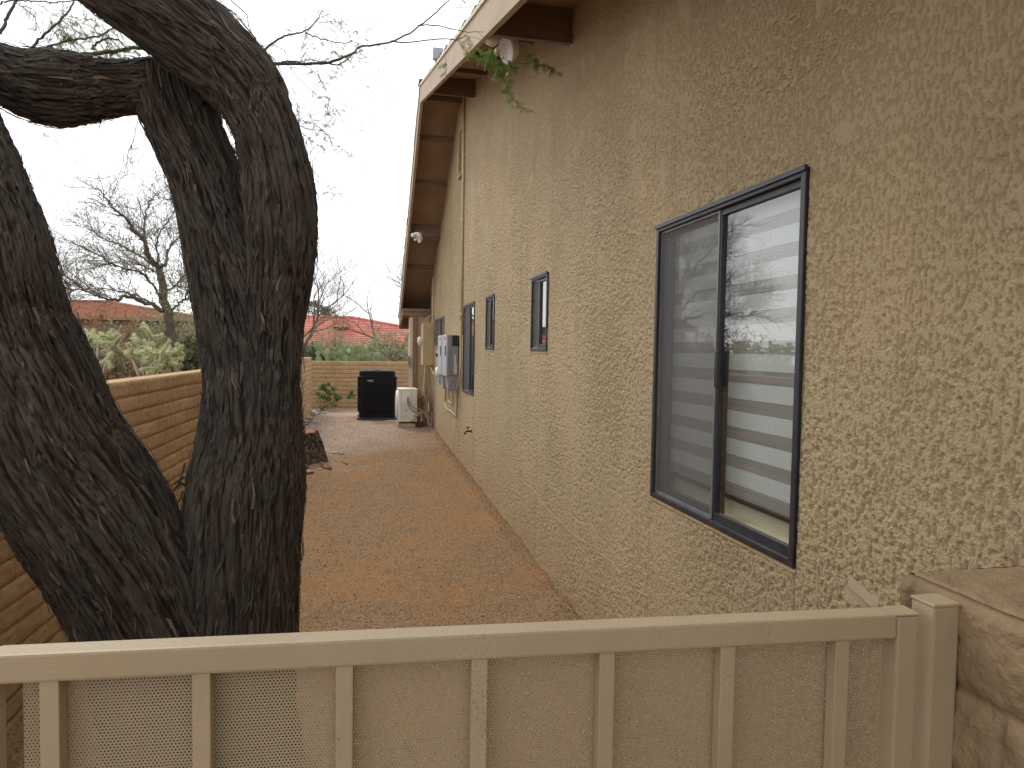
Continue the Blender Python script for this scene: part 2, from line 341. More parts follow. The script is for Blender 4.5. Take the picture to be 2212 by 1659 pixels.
def bark_mat(name='bark', grey=(.098, .083, .070), dark=(.009, .006, .005), orange=True):
    m, N, L, b = newmat(name); b.inputs['Roughness'].default_value = .92; b.inputs['Specular IOR Level'].default_value = .25
    tc = N.new('ShaderNodeTexCoord'); at = N.new('ShaderNodeAttribute'); at.attribute_name = 'h'
    r = N.new('ShaderNodeValToRGB'); e = r.color_ramp.elements
    e[0].position = .05; e[0].color = (*dark, 1); e[1].position = .95; e[1].color = (*grey, 1)
    k = e.new(.35); k.color = (.040, .027, .020, 1); k = e.new(.6); k.color = (.068, .056, .046, 1)
    L.new(at.outputs['Fac'], r.inputs[0])
    n = N.new('ShaderNodeTexNoise'); n.inputs['Scale'].default_value = 5; n.inputs['Detail'].default_value = 8; L.new(tc.outputs['Object'], n.inputs['Vector'])
    r2 = N.new('ShaderNodeValToRGB'); r2.color_ramp.elements[0].position = .35; r2.color_ramp.elements[1].position = .66
    r2.color_ramp.elements[0].color = (.70, .71, .73, 1); r2.color_ramp.elements[1].color = (1.08, 1.06, 1.04, 1)
    L.new(n.outputs[0], r2.inputs[0])
    mm = N.new('ShaderNodeMixRGB'); mm.blend_type = 'MULTIPLY'; mm.inputs[0].default_value = 1; L.new(r.outputs[0], mm.inputs[1]); L.new(r2.outputs[0], mm.inputs[2])
    col = mm.outputs[0]
    if orange:   # torn, freshly exposed orange fibres
        n2 = N.new('ShaderNodeTexNoise'); n2.inputs['Scale'].default_value = 95; n2.inputs['Detail'].default_value = 3
        mp = N.new('ShaderNodeMapping'); mp.inputs['Scale'].default_value = (1, 1, .25); L.new(tc.outputs['Object'], mp.inputs[0]); L.new(mp.outputs[0], n2.inputs['Vector'])
        n3 = N.new('ShaderNodeTexNoise'); n3.inputs['Scale'].default_value = 2.2; L.new(tc.outputs['Object'], n3.inputs['Vector'])
        a = N.new('ShaderNodeMath'); a.operation = 'MULTIPLY'; L.new(n2.outputs[0], a.inputs[0]); L.new(n3.outputs[0], a.inputs[1])
        mr = N.new('ShaderNodeMapRange'); mr.inputs[1].default_value = .44; mr.inputs[2].default_value = .47; L.new(a.outputs[0], mr.inputs[0])
        m3 = N.new('ShaderNodeMixRGB'); m3.inputs[2].default_value = (.20, .105, .05, 1); L.new(mr.outputs[0], m3.inputs[0]); L.new(col, m3.inputs[1]); col = m3.outputs[0]
    L.new(col, b.inputs['Base Color'])
    nb = N.new('ShaderNodeTexNoise'); nb.inputs['Scale'].default_value = 180; nb.inputs['Detail'].default_value = 4; L.new(tc.outputs['Object'], nb.inputs['Vector'])
    bp = N.new('ShaderNodeBump'); bp.inputs['Strength'].default_value = .5; bp.inputs['Distance'].default_value = .004
    L.new(nb.outputs[0], bp.inputs['Height']); L.new(bp.outputs[0], b.inputs['Normal'])
    return m
M['bark'] = bark_mat()
M['flake'] = pm('bark_flakes', (.028, .022, .018), (.105, .088, .074), 22, .9, .4, 200)
M['flake_pale'] = pm('pale_bark_flakes', (.12, .08, .05), (.2, .15, .11), 30, .9)
M['twig'] = pm('twig_bark', (.055, .042, .040), (.10, .08, .07), 30, .85)
M['twig_green'] = pm('green_twig_bark', (.06, .07, .02), (.11, .12, .04), 30, .8)
M['far_twig'] = pm('distant_twig_bark', (.10, .08, .065), (.16, .135, .11), 10, .9)
def leaf_mat(name, c1, c2, scale=4, tr=.35):
    m, N, L, b = newmat(name); b.inputs['Roughness'].default_value = .6; o = N['Material Output']
    tc = N.new('ShaderNodeTexCoord'); n = N.new('ShaderNodeTexNoise'); n.inputs['Scale'].default_value = scale; n.inputs['Detail'].default_value = 4
    L.new(tc.outputs['Object'], n.inputs['Vector']); r = N.new('ShaderNodeValToRGB'); r.color_ramp.elements[0].position = .35; r.color_ramp.elements[1].position = .65
    r.color_ramp.elements[0].color = (*c1, 1); r.color_ramp.elements[1].color = (*c2, 1); L.new(n.outputs[0], r.inputs[0]); L.new(r.outputs[0], b.inputs['Base Color'])
    t = N.new('ShaderNodeBsdfTranslucent'); L.new(r.outputs[0], t.inputs[0]); x = N.new('ShaderNodeMixShader'); x.inputs[0].default_value = tr
    L.new(b.outputs[0], x.inputs[1]); L.new(t.outputs[0], x.inputs[2]); L.new(x.outputs[0], o.inputs[0]); return m
M['leaf'] = leaf_mat('mesquite_leaf', (.10, .17, .02), (.17, .26, .04))
M['leaf_dark'] = leaf_mat('dark_evergreen_leaf', (.05, .07, .025), (.11, .13, .05), 1.5)
M['leaf_olive'] = leaf_mat('olive_leaf', (.20, .23, .10), (.33, .34, .19), 1.5)
M['leaf_brown'] = leaf_mat('dry_brown_leaf', (.38, .18, .075), (.24, .20, .11), 1.6)
M['leaf_grn'] = leaf_mat('fresh_green_leaf', (.06, .13, .03), (.12, .22, .05), 6)
M['cholla'] = leaf_mat('cholla_spines', (.58, .60, .36), (.80, .80, .58), 6, .25)
M['cholla_core'] = pm('cholla_stem', (.26, .30, .15), (.36, .38, .2), 12, .8)
M['pear'] = pm('prickly_pear_pad', (.12, .17, .07), (.21, .26, .12), 5, .6, .3, 120)
M['column'] = pm('column_cactus', (.13, .17, .09), (.20, .24, .14), 8, .8)
M['spine'] = pm('cactus_spines', (.48, .42, .34), None, rough=.8)

# ------------------------------------------------------------------ ground
def G(y):
    y = np.asarray(y, float); return np.where(y < 13.5, .0195*np.clip(y, -40, 13.5), .263)
def Gf(y): return float(G(y))
def ground_z(x, y):
    z = G(y)
    z = z-1.1*sst(21, 34, y)-.5*sst(8, 20, -x-0*y)
    inyard = (x > -1.9) & (x < 1.6) & (y < 18)
    n = .012*fbm(x*2.2, y*2.2, 0, 4)+.004*pn(x*14, y*14, 3)
    mound = .05*np.exp(-(((x+.6)/.35)**2+((y-9.95)/.4)**2))
    bank = .03*sst(.25, 0, 1.35-x)*(y < 14)
    return z+n+mound*0+mound+bank*(.6+.8*fbm(y*3, 0, 5, 2))
def build_ground():
    xs = np.concatenate([np.linspace(-90, -12, 27), np.linspace(-11, -2, 19), np.arange(-1.8, 1.5, .018), np.linspace(1.6, 12, 12), np.linspace(14, 90, 20)])
    ys = np.concatenate([np.linspace(-40, -2, 20), np.arange(-1.5, 1.8, .1), np.arange(1.85, 9, .02), np.arange(9, 18, .04), np.linspace(18.3, 40, 40), np.linspace(43, 260, 30)])
    X, Y = np.meshgrid(xs, ys, indexing='ij')
    Z = ground_z(X, Y)
    me = np_mesh('ground', np.stack([X, Y, Z], -1).reshape(-1, 3), grid_quads(len(xs), len(ys))[:, ::-1])
    m, N, L, b = newmat('decomposed_granite'); b.inputs['Roughness'].default_value = .95; b.inputs['Specular IOR Level'].default_value = .15
    tc = N.new('ShaderNodeTexCoord'); P = tc.outputs['Object']
    def noise(s, d=5, off=0):
        n = N.new('ShaderNodeTexNoise'); n.inputs['Scale'].default_value = s; n.inputs['Detail'].default_value = d; n.inputs['Roughness'].default_value = .6
        mp = N.new('ShaderNodeMapping'); mp.inputs['Location'].default_value = (off, off*2, 0); L.new(P, mp.inputs[0]); L.new(mp.outputs[0], n.inputs['Vector']); return n.outputs[0]
    def ramp(v, a, c1, b_, c2):
        r = N.new('ShaderNodeValToRGB'); r.color_ramp.elements[0].position = a; r.color_ramp.elements[1].position = b_
        r.color_ramp.elements[0].color = (*c1, 1); r.color_ramp.elements[1].color = (*c2, 1); L.new(v, r.inputs[0]); return r.outputs[0]
    def mix(f, a, b_):
        x = N.new('ShaderNodeMixRGB'); L.new(f, x.inputs[0]); L.new(a, x.inputs[1]); L.new(b_, x.inputs[2]); return x.outputs[0]
    vo = N.new('ShaderNodeTexVoronoi'); vo.inputs['Scale'].default_value = 120; L.new(P, vo.inputs['Vector'])
    sv = N.new('ShaderNodeSeparateColor'); L.new(vo.outputs['Color'], sv.inputs[0])
    gravel = ramp(sv.outputs[0], .0, (.118, .070, .035), 1.0, (.35, .228, .128))
    soil = ramp(noise(60), .3, (.245, .128, .049), .7, (.34, .19, .080))
    patch = ramp(noise(1.15, 9, 3), .42, (0, 0, 0), .72, (.95, .95, .95))
    c = mix(patch, gravel, soil)
    # greyer crushed gravel spread at the far end of the yard
    grey = ramp(sv.outputs[1], .0, (.25, .18, .14), 1.0, (.50, .40, .32))
    sp = N.new('ShaderNodeSeparateXYZ'); L.new(P, sp.inputs[0])
    na = N.new('ShaderNodeMath'); na.operation = 'MULTIPLY_ADD'; na.inputs[1].default_value = 5; L.new(noise(.9, 6, 9), na.inputs[0]); L.new(sp.outputs[1], na.inputs[2])
    xa = N.new('ShaderNodeMath'); xa.operation = 'MULTIPLY_ADD'; xa.inputs[1].default_value = -1.6; L.new(sp.outputs[0], xa.inputs[0]); L.new(na.outputs[0], xa.inputs[2])
    mr = N.new('ShaderNodeMapRange'); mr.inputs[1].default_value = 12.0; mr.inputs[2].default_value = 14.5; mr.inputs[4].default_value = .9; L.new(xa.outputs[0], mr.inputs[0])
    c = mix(mr.outputs[0], c, grey)
    L.new(c, b.inputs['Base Color'])
    bp = N.new('ShaderNodeBump'); bp.inputs['Strength'].default_value = .9; bp.inputs['Distance'].default_value = .006
    inv = N.new('ShaderNodeMath'); inv.operation = 'SUBTRACT'; inv.inputs[0].default_value = 1; L.new(vo.outputs['Distance'], inv.inputs[1]); L.new(inv.outputs[0], bp.inputs['Height']); L.new(bp.outputs[0], b.inputs['Normal'])
    o = link('ground', me, m); tag(o, kind='structure')
build_ground()

def build_gravel():
    rng = np.random.RandomState(5); n = 60000
    y = 1.9+(16-1.9)*rng.rand(n)**1.5; x = -1.5+2.83*rng.rand(n)
    x[:5000] = 1.345-.11*rng.rand(5000)**2; y[:5000] = 1.9+11*rng.rand(5000)
    z = ground_z(x, y); s = (.0018+.0044*rng.rand(n)**4)*(1+.05*y)
    base = np.array([(1,0,0),(-1,0,0),(0,1,0),(0,-1,0),(0,0,1),(0,0,-1)], float)
    tri = np.array([(0,2,4),(2,1,4),(1,3,4),(3,0,4),(2,0,5),(1,2,5),(3,1,5),(0,3,5)])
    ang = rng.rand(n)*6.28; ca, sa = np.cos(ang), np.sin(ang)
    jit = 1+.5*(rng.rand(n, 6, 3)-.5)
    P = base[None]*jit; P = np.stack([P[..., 0]*ca[:, None]-P[..., 1]*sa[:, None], P[..., 0]*sa[:, None]+P[..., 1]*ca[:, None], P[..., 2]*.7], -1)
    P = P*s[:, None, None]+np.stack([x, y, z+s*.25], -1)[:, None]
    F = (tri[None]+(np.arange(n)*6)[:, None, None]).reshape(-1, 3)
    hv = rng.rand(n); hv[:5000] *= .45; hv = np.repeat(hv, 6)
    me = np_mesh('gravel', P.reshape(-1, 3), F, False, {'h': hv})
    m, N, L, b = newmat('loose_gravel'); b.inputs['Roughness'].default_value = .9
    at = N.new('ShaderNodeAttribute'); at.attribute_name = 'h'; r = N.new('ShaderNodeValToRGB'); e = r.color_ramp.elements
    e[0].color = (.13, .08, .05, 1); e[1].color = (.60, .52, .42, 1); k = e.new(.5); k.color = (.27, .16, .09, 1); k = e.new(.8); k.color = (.38, .26, .17, 1)
    L.new(at.outputs['Fac'], r.inputs[0]); L.new(r.outputs[0], b.inputs['Base Color'])
    tag(link('gravel', me, m), kind='stuff')
build_gravel()

# ------------------------------------------------------------------ house
WX = 1.35                       # outer face of the side wall
RIDGE_Y, RIDGE_Z = 10.05, 5.335
def deck(y):
    y = np.asarray(y, float); return np.where(y < RIDGE_Y, RIDGE_Z-.249*(RIDGE_Y-y), RIDGE_Z-.57*(y-RIDGE_Y))
def dk(y): return float(deck(y))
WINS = dict(bedroom=(2.0, 3.145, 1.075, 2.33), bath=(5.13, 5.64, 1.745, 2.33), closet=(7.29, 7.785, 1.75, 2.325), dining=(8.60, 9.55, 1.185, 2.33), end=(11.77, 13.3, 1.785, 2.30))
house = empty('house', (WX, 7, 0), 'tan stucco house with brown gable eaves and dark framed windows', 'house')
HO = house.location.copy()
def hmb(): return MB(HO)

def build_side_wall():
    def snap(arr, vals):
        arr = list(arr)
        for v in vals:
            i = int(np.argmin([abs(a-v) for a in arr])); arr[i] = v
        return np.array(sorted(arr))
    ys = [-1.0, -.4, .2, .5]
    y = .7
    while y < 14.2: ys.append(y); y += max(.0026, .0028*y)
    ys.append(14.2)
    ys = snap(ys, [v for w_ in WINS.values() for v in w_[:2]]+[2.0-.004, 2.0+.004])
    zl = snap(np.arange(-.1, 2.62, .0048), [v for w_ in WINS.values() for v in w_[2:]])
    ztop = np.linspace(0, 1, 480)[1:]
    Y = np.repeat(ys[:, None], len(zl)+len(ztop), 1)
    D = deck(ys)+.012
    Z = np.concatenate([np.repeat(zl[None], len(ys), 0), zl[-1]+(D[:, None]-zl[-1])*ztop[None]], 1)
    warp = .25*pn(Y*9, Z*9, 2)
    w2 = .5*pn(Y/.05, Z/.05, 6)
    n = pn(Y/.018+warp, Z/.033-warp*.6+w2, 0)+.85*pn(Y/.009+w2, Z/.014, 2)+.5*pn(Y/.006, Z/.0085, 3)
    patchy = fbm(Y*1.7, Z*1.3, 7, 3)
    n = n+.42*patchy
    lowz = sst(2.6, 1.0, Z)
    n2 = pn(Y/.011+w2, Z/.026+warp, 12)+.6*pn(Y/.0065, Z/.011, 14)      # fine, pitted areas
    mixv = sst(-.35, .45, fbm(Y*2.3, Z*1.6, 21, 2)+.25*lowz)
    n = n*(1-mixv)+n2*mixv
    plate = sst(-.16, -.02, n+.12*lowz-.12*(1-mixv))
    grain = pn(Y/.006, Z/.007, 4)+.8*pn(Y/.012, Z/.013, 8)
    flat = sst(.48, .66, fbm(Y*5.3+.6*warp+.31*Z, Z*4.1+.4*w2, 33, 5))*(1-.6*lowz)          # knocked-down, trowelled-flat islands
    plate = np.maximum(plate, flat); grain = grain*(1-.75*flat)
    amp_ = .75+.45*sst(-.5, .5, fbm(Y*.9, Z*.9, 41, 3))
    big = fbm(Y*1.1, Z*1.1, 11, 2)
    h = .0048*plate*amp_+.0016*grain*(1-.7*plate)+.006*big
    for yj, a, b in ((2.0, -1, 9), (3.16, -1, 1.06), (3.2, 2.6, 9), (5.38, -1, 1.7), (5.38, 2.45, 9), (7.54, -1, 1.7), (8.55, -1, 1.1)):
        inr = (Z > a) & (Z < b)
        d = np.abs(Y-yj-.0015*pn(Z*4, 0, 3))
        h = np.where(inr & (d < .012), np.where(d < .0035, -.0035, np.minimum(h, .003+.006*big)), h)
    X = WX-h
    me_h = plate
    nu, nv = Y.shape
    q = grid_quads(nu, nv)
    keep = np.ones((nu-1, nv-1), bool)
    cy = (Y[:-1, :-1]+Y[1:, 1:])/2; cz = (Z[:-1, :-1]+Z[1:, 1:])/2
    for (a, b, c, d) in WINS.values(): keep &= ~((cy > a) & (cy < b) & (cz > c) & (cz < d))
    q = q[keep.ravel()]
    co = np.stack([X, Y, Z], -1).reshape(-1, 3)-np.array(HO)
    me = np_mesh('wall', co, q, True, {'h': me_h})
    link('wall', me, M['stucco'], house)
build_side_wall()
# reveals round the windows, room behind them, rest of the body
for (a, b, c, d) in WINS.values():
    mb = hmb(); X0, X1 = WX-.001, WX+.12
    mb.add([(X0,a,c),(X1,a,c),(X1,a,d),(X0,a,d)], [(0,1,2,3)]); mb.add([(X0,b,c),(X1,b,c),(X1,b,d),(X0,b,d)], [(3,2,1,0)])
    mb.add([(X0,a,c),(X1,a,c),(X1,b,c),(X0,b,c)], [(3,2,1,0)]); mb.add([(X0,a,d),(X1,a,d),(X1,b,d),(X0,b,d)], [(0,1,2,3)])
    mb.box(X0-.008, X0+.01, a-.006, b+.006, c-.012, c-.001)
    mb.build('window_reveal', M['stucco_plain'], house)
mb = hmb()
mb.box(WX+.16, WX+3.6, -.9, 14.1, .1, 2.55)
o = mb.build('interior_room', M['room'], house)
# cut the room's outer face away where the windows look in: replace by strips
o.data.polygons  # (faces rebuilt below)
me = o.data; bm = bmesh.new(); bm.from_mesh(me)
f = min(bm.faces, key=lambda f_: f_.calc_center_median().x); bmesh.ops.delete(bm, geom=[f], context='FACES_ONLY'); bm.to_mesh(me); bm.free()
mb = hmb()
mb.box(WX+.01, 9, 14.17, 14.2, -.1, 2.9)
mb.box(8.97, 9, -1, 14.17, -.1, 2.9)
mb.box(WX+.01, 8.97, -1, -.97, -.1, 2.6)
pf = [(y, dk(y)+.02) for y in (-1, RIDGE_Y, 14.2)]
mb.prism([(-1, 2.61), (14.2, 2.61), (14.2, dk(14.2)), (RIDGE_Y, dk(RIDGE_Y)), (-1, dk(-1))], 'x', 8.97, 9.0)
mb.box(WX+.012, 8.96, -.96, 14.16, 2.57, 2.6)
# fin wall facing the yard at the far corner
mb.box(1.0, WX-.004, 14.2, 14.45, .1, 2.38)
mb.build('rear_wall', M['stucco_plain'], house)
mb = hmb(); mb.box(1.005, 1.085, 14.17, 14.199, .1, 2.37, .004); mb.build('corner_board', M['brown'], house)
mb = hmb(); mb.box(.935, .999, 14.19, 14.45, .1, 2.37, .004); mb.build('porch_post', M['trim'], house)

# roof
FX = .80
roof_p = hmb()
E0, E1 = -2.0, 15.25
ys_r = [E0, RIDGE_Y, E1]
prof = [(y, dk(y)) for y in ys_r]+[(y, dk(y)+.03) for y in reversed(ys_r)]
roof_p.prism(prof, 'x', FX+.02, 9.4)
roof = roof_p.build('roof', M['soffit'], house)
mb = hmb()    # shingles, stepped courses
for (y0, y1) in ((E0-.03, RIDGE_Y), (E1+.03, RIDGE_Y)):
    n = 70 if y0 < 0 else 36
    for i in range(n):
        a = y0+(y1-y0)*i/n; b = y0+(y1-y0)*(i+1.15)/n
        if (b-y1)*(y1-y0) > 0: b = y1
        j = random.uniform(-.012, .012)
        za, zb = dk(a)+.05, dk(b)+.036
        if i == 0: za = dk(a)+.046
        x0 = FX-.03+j; mb.add([(x0, a, za), (9.43, a, za), (9.43, b, zb), (x0, b, zb), (x0, a, za-.012), (9.43, a, za-.012), (9.43, b, zb-.012), (x0, b, zb-.012)],
                              [(0,1,2,3), (4,7,6,5), (0,3,7,4), (1,5,6,2), (0,4,5,1), (3,2,6,7)])
mb.box(FX-.045, 9.45, RIDGE_Y-.12, RIDGE_Y+.10, dk(RIDGE_Y)+.03, dk(RIDGE_Y)+.058)
mb.build('shingles', M['shingle'], roof)
def fascia_piece(ya, yb, depth, x0, x1, top=0.0):
    return [(x, y, z) for x in (x0, x1) for (y, z) in ((ya, dk(ya)-depth), (yb, dk(yb)-depth), (yb, dk(yb)+top), (ya, dk(ya)+top))]
BF = [(0,1,2,3), (4,7,6,5), (0,4,5,1), (2,6,7,3), (1,5,6,2), (0,3,7,4)]
mb = hmb()
for ya, yb in ((E0, 4.73), (4.733, RIDGE_Y)): mb.add(fascia_piece(ya, yb, .215, FX-.02, FX+.018), BF)
mb.add(fascia_piece(RIDGE_Y, E1, .205, FX-.02, FX+.018), BF)
mb.build('rake_fascia', M['fascia'], roof)
mb = hmb()
for ya, yb in ((E0, RIDGE_Y-.001), (RIDGE_Y+.001, E1)): mb.add(fascia_piece(ya, yb, -.002, FX-.034, FX+.02, .034), BF)
mb.build('drip_edge', M['trim'], roof)
# lookout beams under the overhang
for (yb, dep, th) in ((4.62, .215, .10), (8.78, .205, .10), (12.57, .19, .10)):
    mb = hmb(); s = .249 if yb < RIDGE_Y else -.57
    mb.prism([(yb, dk(yb)-dep-.003), (yb+th, dk(yb+th)-dep-.003), (yb+th, dk(yb+th)-.002), (yb, dk(yb)-.002)], 'x', FX+.02, WX+.02)
    mb.build('beam', M['beam'], roof)
mb = hmb(); mb.box(FX+.02, WX+.02, 9.98, 10.12, RIDGE_Z-.2, RIDGE_Z-.025); mb.build('ridge_beam', M['beam'], roof)
for yb in (5.72, 6.76, 7.88, 10.80, 11.62, 13.58):
    mb = hmb(); th = .045
    mb.prism([(yb, dk(yb)-.045), (yb+th, dk(yb+th)-.045), (yb+th, dk(yb+th)-.002), (yb, dk(yb)-.002)], 'x', FX+.02, WX+.02)
    mb.build('batten', M['beam'], roof)
# boxed eave return at the far corner
mb = hmb()
mb.box(.835, WX-.01, 14.18, 14.215, 2.385, 2.475, .004); mb.box(.80, WX-.01, 14.165, 14.20, 2.477, 2.535, .004)
mb.box(.80, 9, 15.2, 15.24, 2.16, 2.405)
mb.box(.80, 9, 14.217, 15.19, 2.388, 2.40)
mb.add([(.79,14.18,2.535),(.79,14.18,2.40),(.79,15.25,2.17),(.79,15.25,2.32),(.833,14.18,2.535),(.833,14.18,2.40),(.833,15.25,2.17),(.833,15.25,2.32)], BF)
mb.build('eave_return', M['brown'], roof)

# windows
def window(key, ymid, far_screen=True, blind='zebra', frame_mat='bronze'):
    a, b, c, d = WINS[key]; fm = M[frame_mat]
    fr = hmb(); X0, X1 = WX-.014, WX+.055; t = .027
    fr.box(X0, X1, a+.001, a+t, c+.001, d-.001, .003); fr.box(X0, X1, b-t, b-.001, c+.001, d-.001, .003)
    fr.box(X0+.001, X1, a+t, b-t, d-t, d-.001, .003); fr.box(X0+.001, X1, a+t, b-t, c+.001, c+t*.9, .003)
    fr.box(X0-.008, X0+.002, a-.004, b+.004, d-.012, d+.004)     # head flashing
    F = fr.build('window', fm, house)
    s = hmb(); t2 = .024   # near (fixed) sash outside, far sash deeper
    for (ya, yb, xo) in ((a+t, ymid+.012, .004), (ymid-.012, b-t, .028)):
        s.box(WX+xo, WX+xo+.022, ya+.0005, ya+t2, c+t*.9, d-t, .002); s.box(WX+xo, WX+xo+.022, yb-t2, yb-.0005, c+t*.9, d-t, .002)
        s.box(WX+xo+.001, WX+xo+.022, ya+t2, yb-t2, d-t-t2, d-t-.0005, .002); s.box(WX+xo+.001, WX+xo+.022, ya+t2, yb-t2, c+t*.9+.0005, c+t*.9+t2*1.3, .002)
    s.build('sash', M['bronze'], F)
    for (ya, yb, xo) in ((a+t+t2, ymid+.012-t2, .016), (ymid-.012+t2, b-t-t2, .040)):
        g = hmb(); g.add([(WX+xo, ya, c+t), (WX+xo, yb, c+t), (WX+xo, yb, d-t), (WX+xo, ya, d-t)], [(3, 2, 1, 0)]); g.build('pane', M['glass'], F)
    if far_screen:
        sc = hmb(); xs = WX+.006
        sc.add([(xs, ymid+.012, c+t+.008), (xs, b-t-.012, c+t+.008), (xs, b-t-.012, d-t-.01), (xs, ymid+.012, d-t-.01)], [(0, 1, 2, 3)]); SC = sc.build('insect_screen', M['screen'], F)
        k = hmb(); e = .011
        for (p, q_, r_, s_) in ((ymid+.001, ymid+.012, c+t, d-t), (b-t-.012, b-t-.001, c+t, d-t), (ymid+.012, b-t-.012, c+t-.003, c+t+.008), (ymid+.012, b-t-.012, d-t-.010, d-t-.001)):
            k.box(WX+.0005, WX+.010, p, q_, r_, s_)
        k.build('screen_frame', M['greyframe'], F)
    if blind == 'zebra':
        o_ = hmb(); h_ = hmb(); z = d-.03; i = 0; xb = WX+.068
        while z > c+.14:
            (o_ if i % 2 == 0 else h_).box(xb, xb+.002, a+.035, b-.035, z-(.062 if i % 2 == 0 else .048)+.0005, z)
            z -= .062 if i % 2 == 0 else .048; i += 1
        o_.build('blind', M['blind_op'], F); h_.build('sheer_band', M['blind_sh'], F)
        r_ = hmb(); r_.box(xb-.006, xb+.010, a+.035, b-.035, z-.018, z, .003); r_.build('blind_rail', M['inv_dark'], F)
        si = hmb(); si.box(WX+.056, WX+.20, a+.001, b-.001, c-.03, c+.040); si.box(WX+.095, WX+.11, a+.03, b-.03, c+.0405, c+.145); si.build('interior_sill', M['cream_in'], F)
    elif blind == 'frost':
        g = hmb(); g.box(WX+.10, WX+.103, a+.02, b-.02, c, d); g.build('blind', M['blind_op'], F)
    elif blind == 'dim':
        g = hmb(); g.box(WX+.12, WX+.123, a+.02, a+.02+(b-a)*.35, c, d); g.build('curtain', M['cream_in'], F)
    return F
wb = window('bedroom', 2.565)
window('bath', 5.42, True, 'frost'); window('closet', 7.57, True, 'frost'); window('dining', 9.05, True, None); window('end', 12.5, True, 'dim', 'greyframe')
# latch on the bedroom sash
mb = hmb(); mb.box(WX-.012, WX+.004, 2.535, 2.553, 1.62, 1.76, .002); mb.build('sash_handle', M['inv_dark'], wb)

# gable vent
mb = hmb(); va, vb, vc, vd = 9.74, 10.12, 4.12, 4.78
for (p, q_, r_, s_) in ((va, va+.035, vc, vd), (vb-.035, vb, vc, vd), (va+.035, vb-.035, vc, vc+.035), (va+.035, vb-.035, vd-.035, vd)): mb.box(WX-.035, WX+.01, p, q_, r_, s_)
V = mb.build('gable_vent', M['stucco_plain'], house)
mb = hmb()
for i in range(11):
    z = vc+.05+i*.053; mb.add([(WX-.03, va+.035, z-.02), (WX-.03, vb-.035, z-.02), (WX-.008, vb-.035, z+.02), (WX-.008, va+.035, z+.02), (WX-.026, va+.035, z-.026), (WX-.026, vb-.035, z-.026), (WX-.004, vb-.035, z+.014), (WX-.004, va+.035, z+.014)], [(0,1,2,3), (4,7,6,5), (0,4,5,1), (3,2,6,7)])
mb.build('louvre', M['beige_pipe'], V)
mb = hmb(); mb.box(WX-.008, WX-.006, va+.03, vb-.03, vc+.03, vd-.03); mb.build('vent_backing', M['inv_dark'], V)

# ------------------------------------------------------------------ slump block walls
def block_wall_mat(name, c1, c2, joint, top=(.50, .40, .27)):
    m, N, L, b = newmat(name); b.inputs['Roughness'].default_value = .93; b.inputs['Specular IOR Level'].default_value = .2
    tc = N.new('ShaderNodeTexCoord'); a1 = N.new('ShaderNodeAttribute'); a1.attribute_name = 'joint'; a2 = N.new('ShaderNodeAttribute'); a2.attribute_name = 'tone'
    r = N.new('ShaderNodeValToRGB'); r.color_ramp.elements[0].color = (*c1, 1); r.color_ramp.elements[1].color = (*c2, 1); L.new(a2.outputs['Fac'], r.inputs[0])
    n = N.new('ShaderNodeTexNoise'); n.inputs['Scale'].default_value = 14; n.inputs['Detail'].default_value = 8; L.new(tc.outputs['Object'], n.inputs['Vector'])
    r2 = N.new('ShaderNodeValToRGB'); r2.color_ramp.elements[0].position = .3; r2.color_ramp.elements[1].position = .7; r2.color_ramp.elements[0].color = (.80, .79, .77, 1); r2.color_ramp.elements[1].color = (1.08, 1.07, 1.06, 1)
    L.new(n.outputs[0], r2.inputs[0]); mm = N.new('ShaderNodeMixRGB'); mm.blend_type = 'MULTIPLY'; mm.inputs[0].default_value = 1; L.new(r.outputs[0], mm.inputs[1]); L.new(r2.outputs[0], mm.inputs[2])
    mj = N.new('ShaderNodeMixRGB'); mj.inputs[2].default_value = (*joint, 1); L.new(a1.outputs['Fac'], mj.inputs[0]); L.new(mm.outputs[0], mj.inputs[1]); L.new(mj.outputs[0], b.inputs['Base Color'])
    nb = N.new('ShaderNodeTexNoise'); nb.inputs['Scale'].default_value = 110; nb.inputs['Detail'].default_value = 5; L.new(tc.outputs['Object'], nb.inputs['Vector'])
    bp = N.new('ShaderNodeBump'); bp.inputs['Strength'].default_value = .7; bp.inputs['Distance'].default_value = .006; L.new(nb.outputs[0], bp.inputs['Height']); L.new(bp.outputs[0], b.inputs['Normal'])
    return m
M['slump'] = block_wall_mat('slump_block', (.395, .260, .136), (.475, .325, .185), (.20, .13, .075))
M['slump_near'] = block_wall_mat('rough_slump_block', (.225, .160, .094), (.28, .20, .120), (.11, .08, .05))

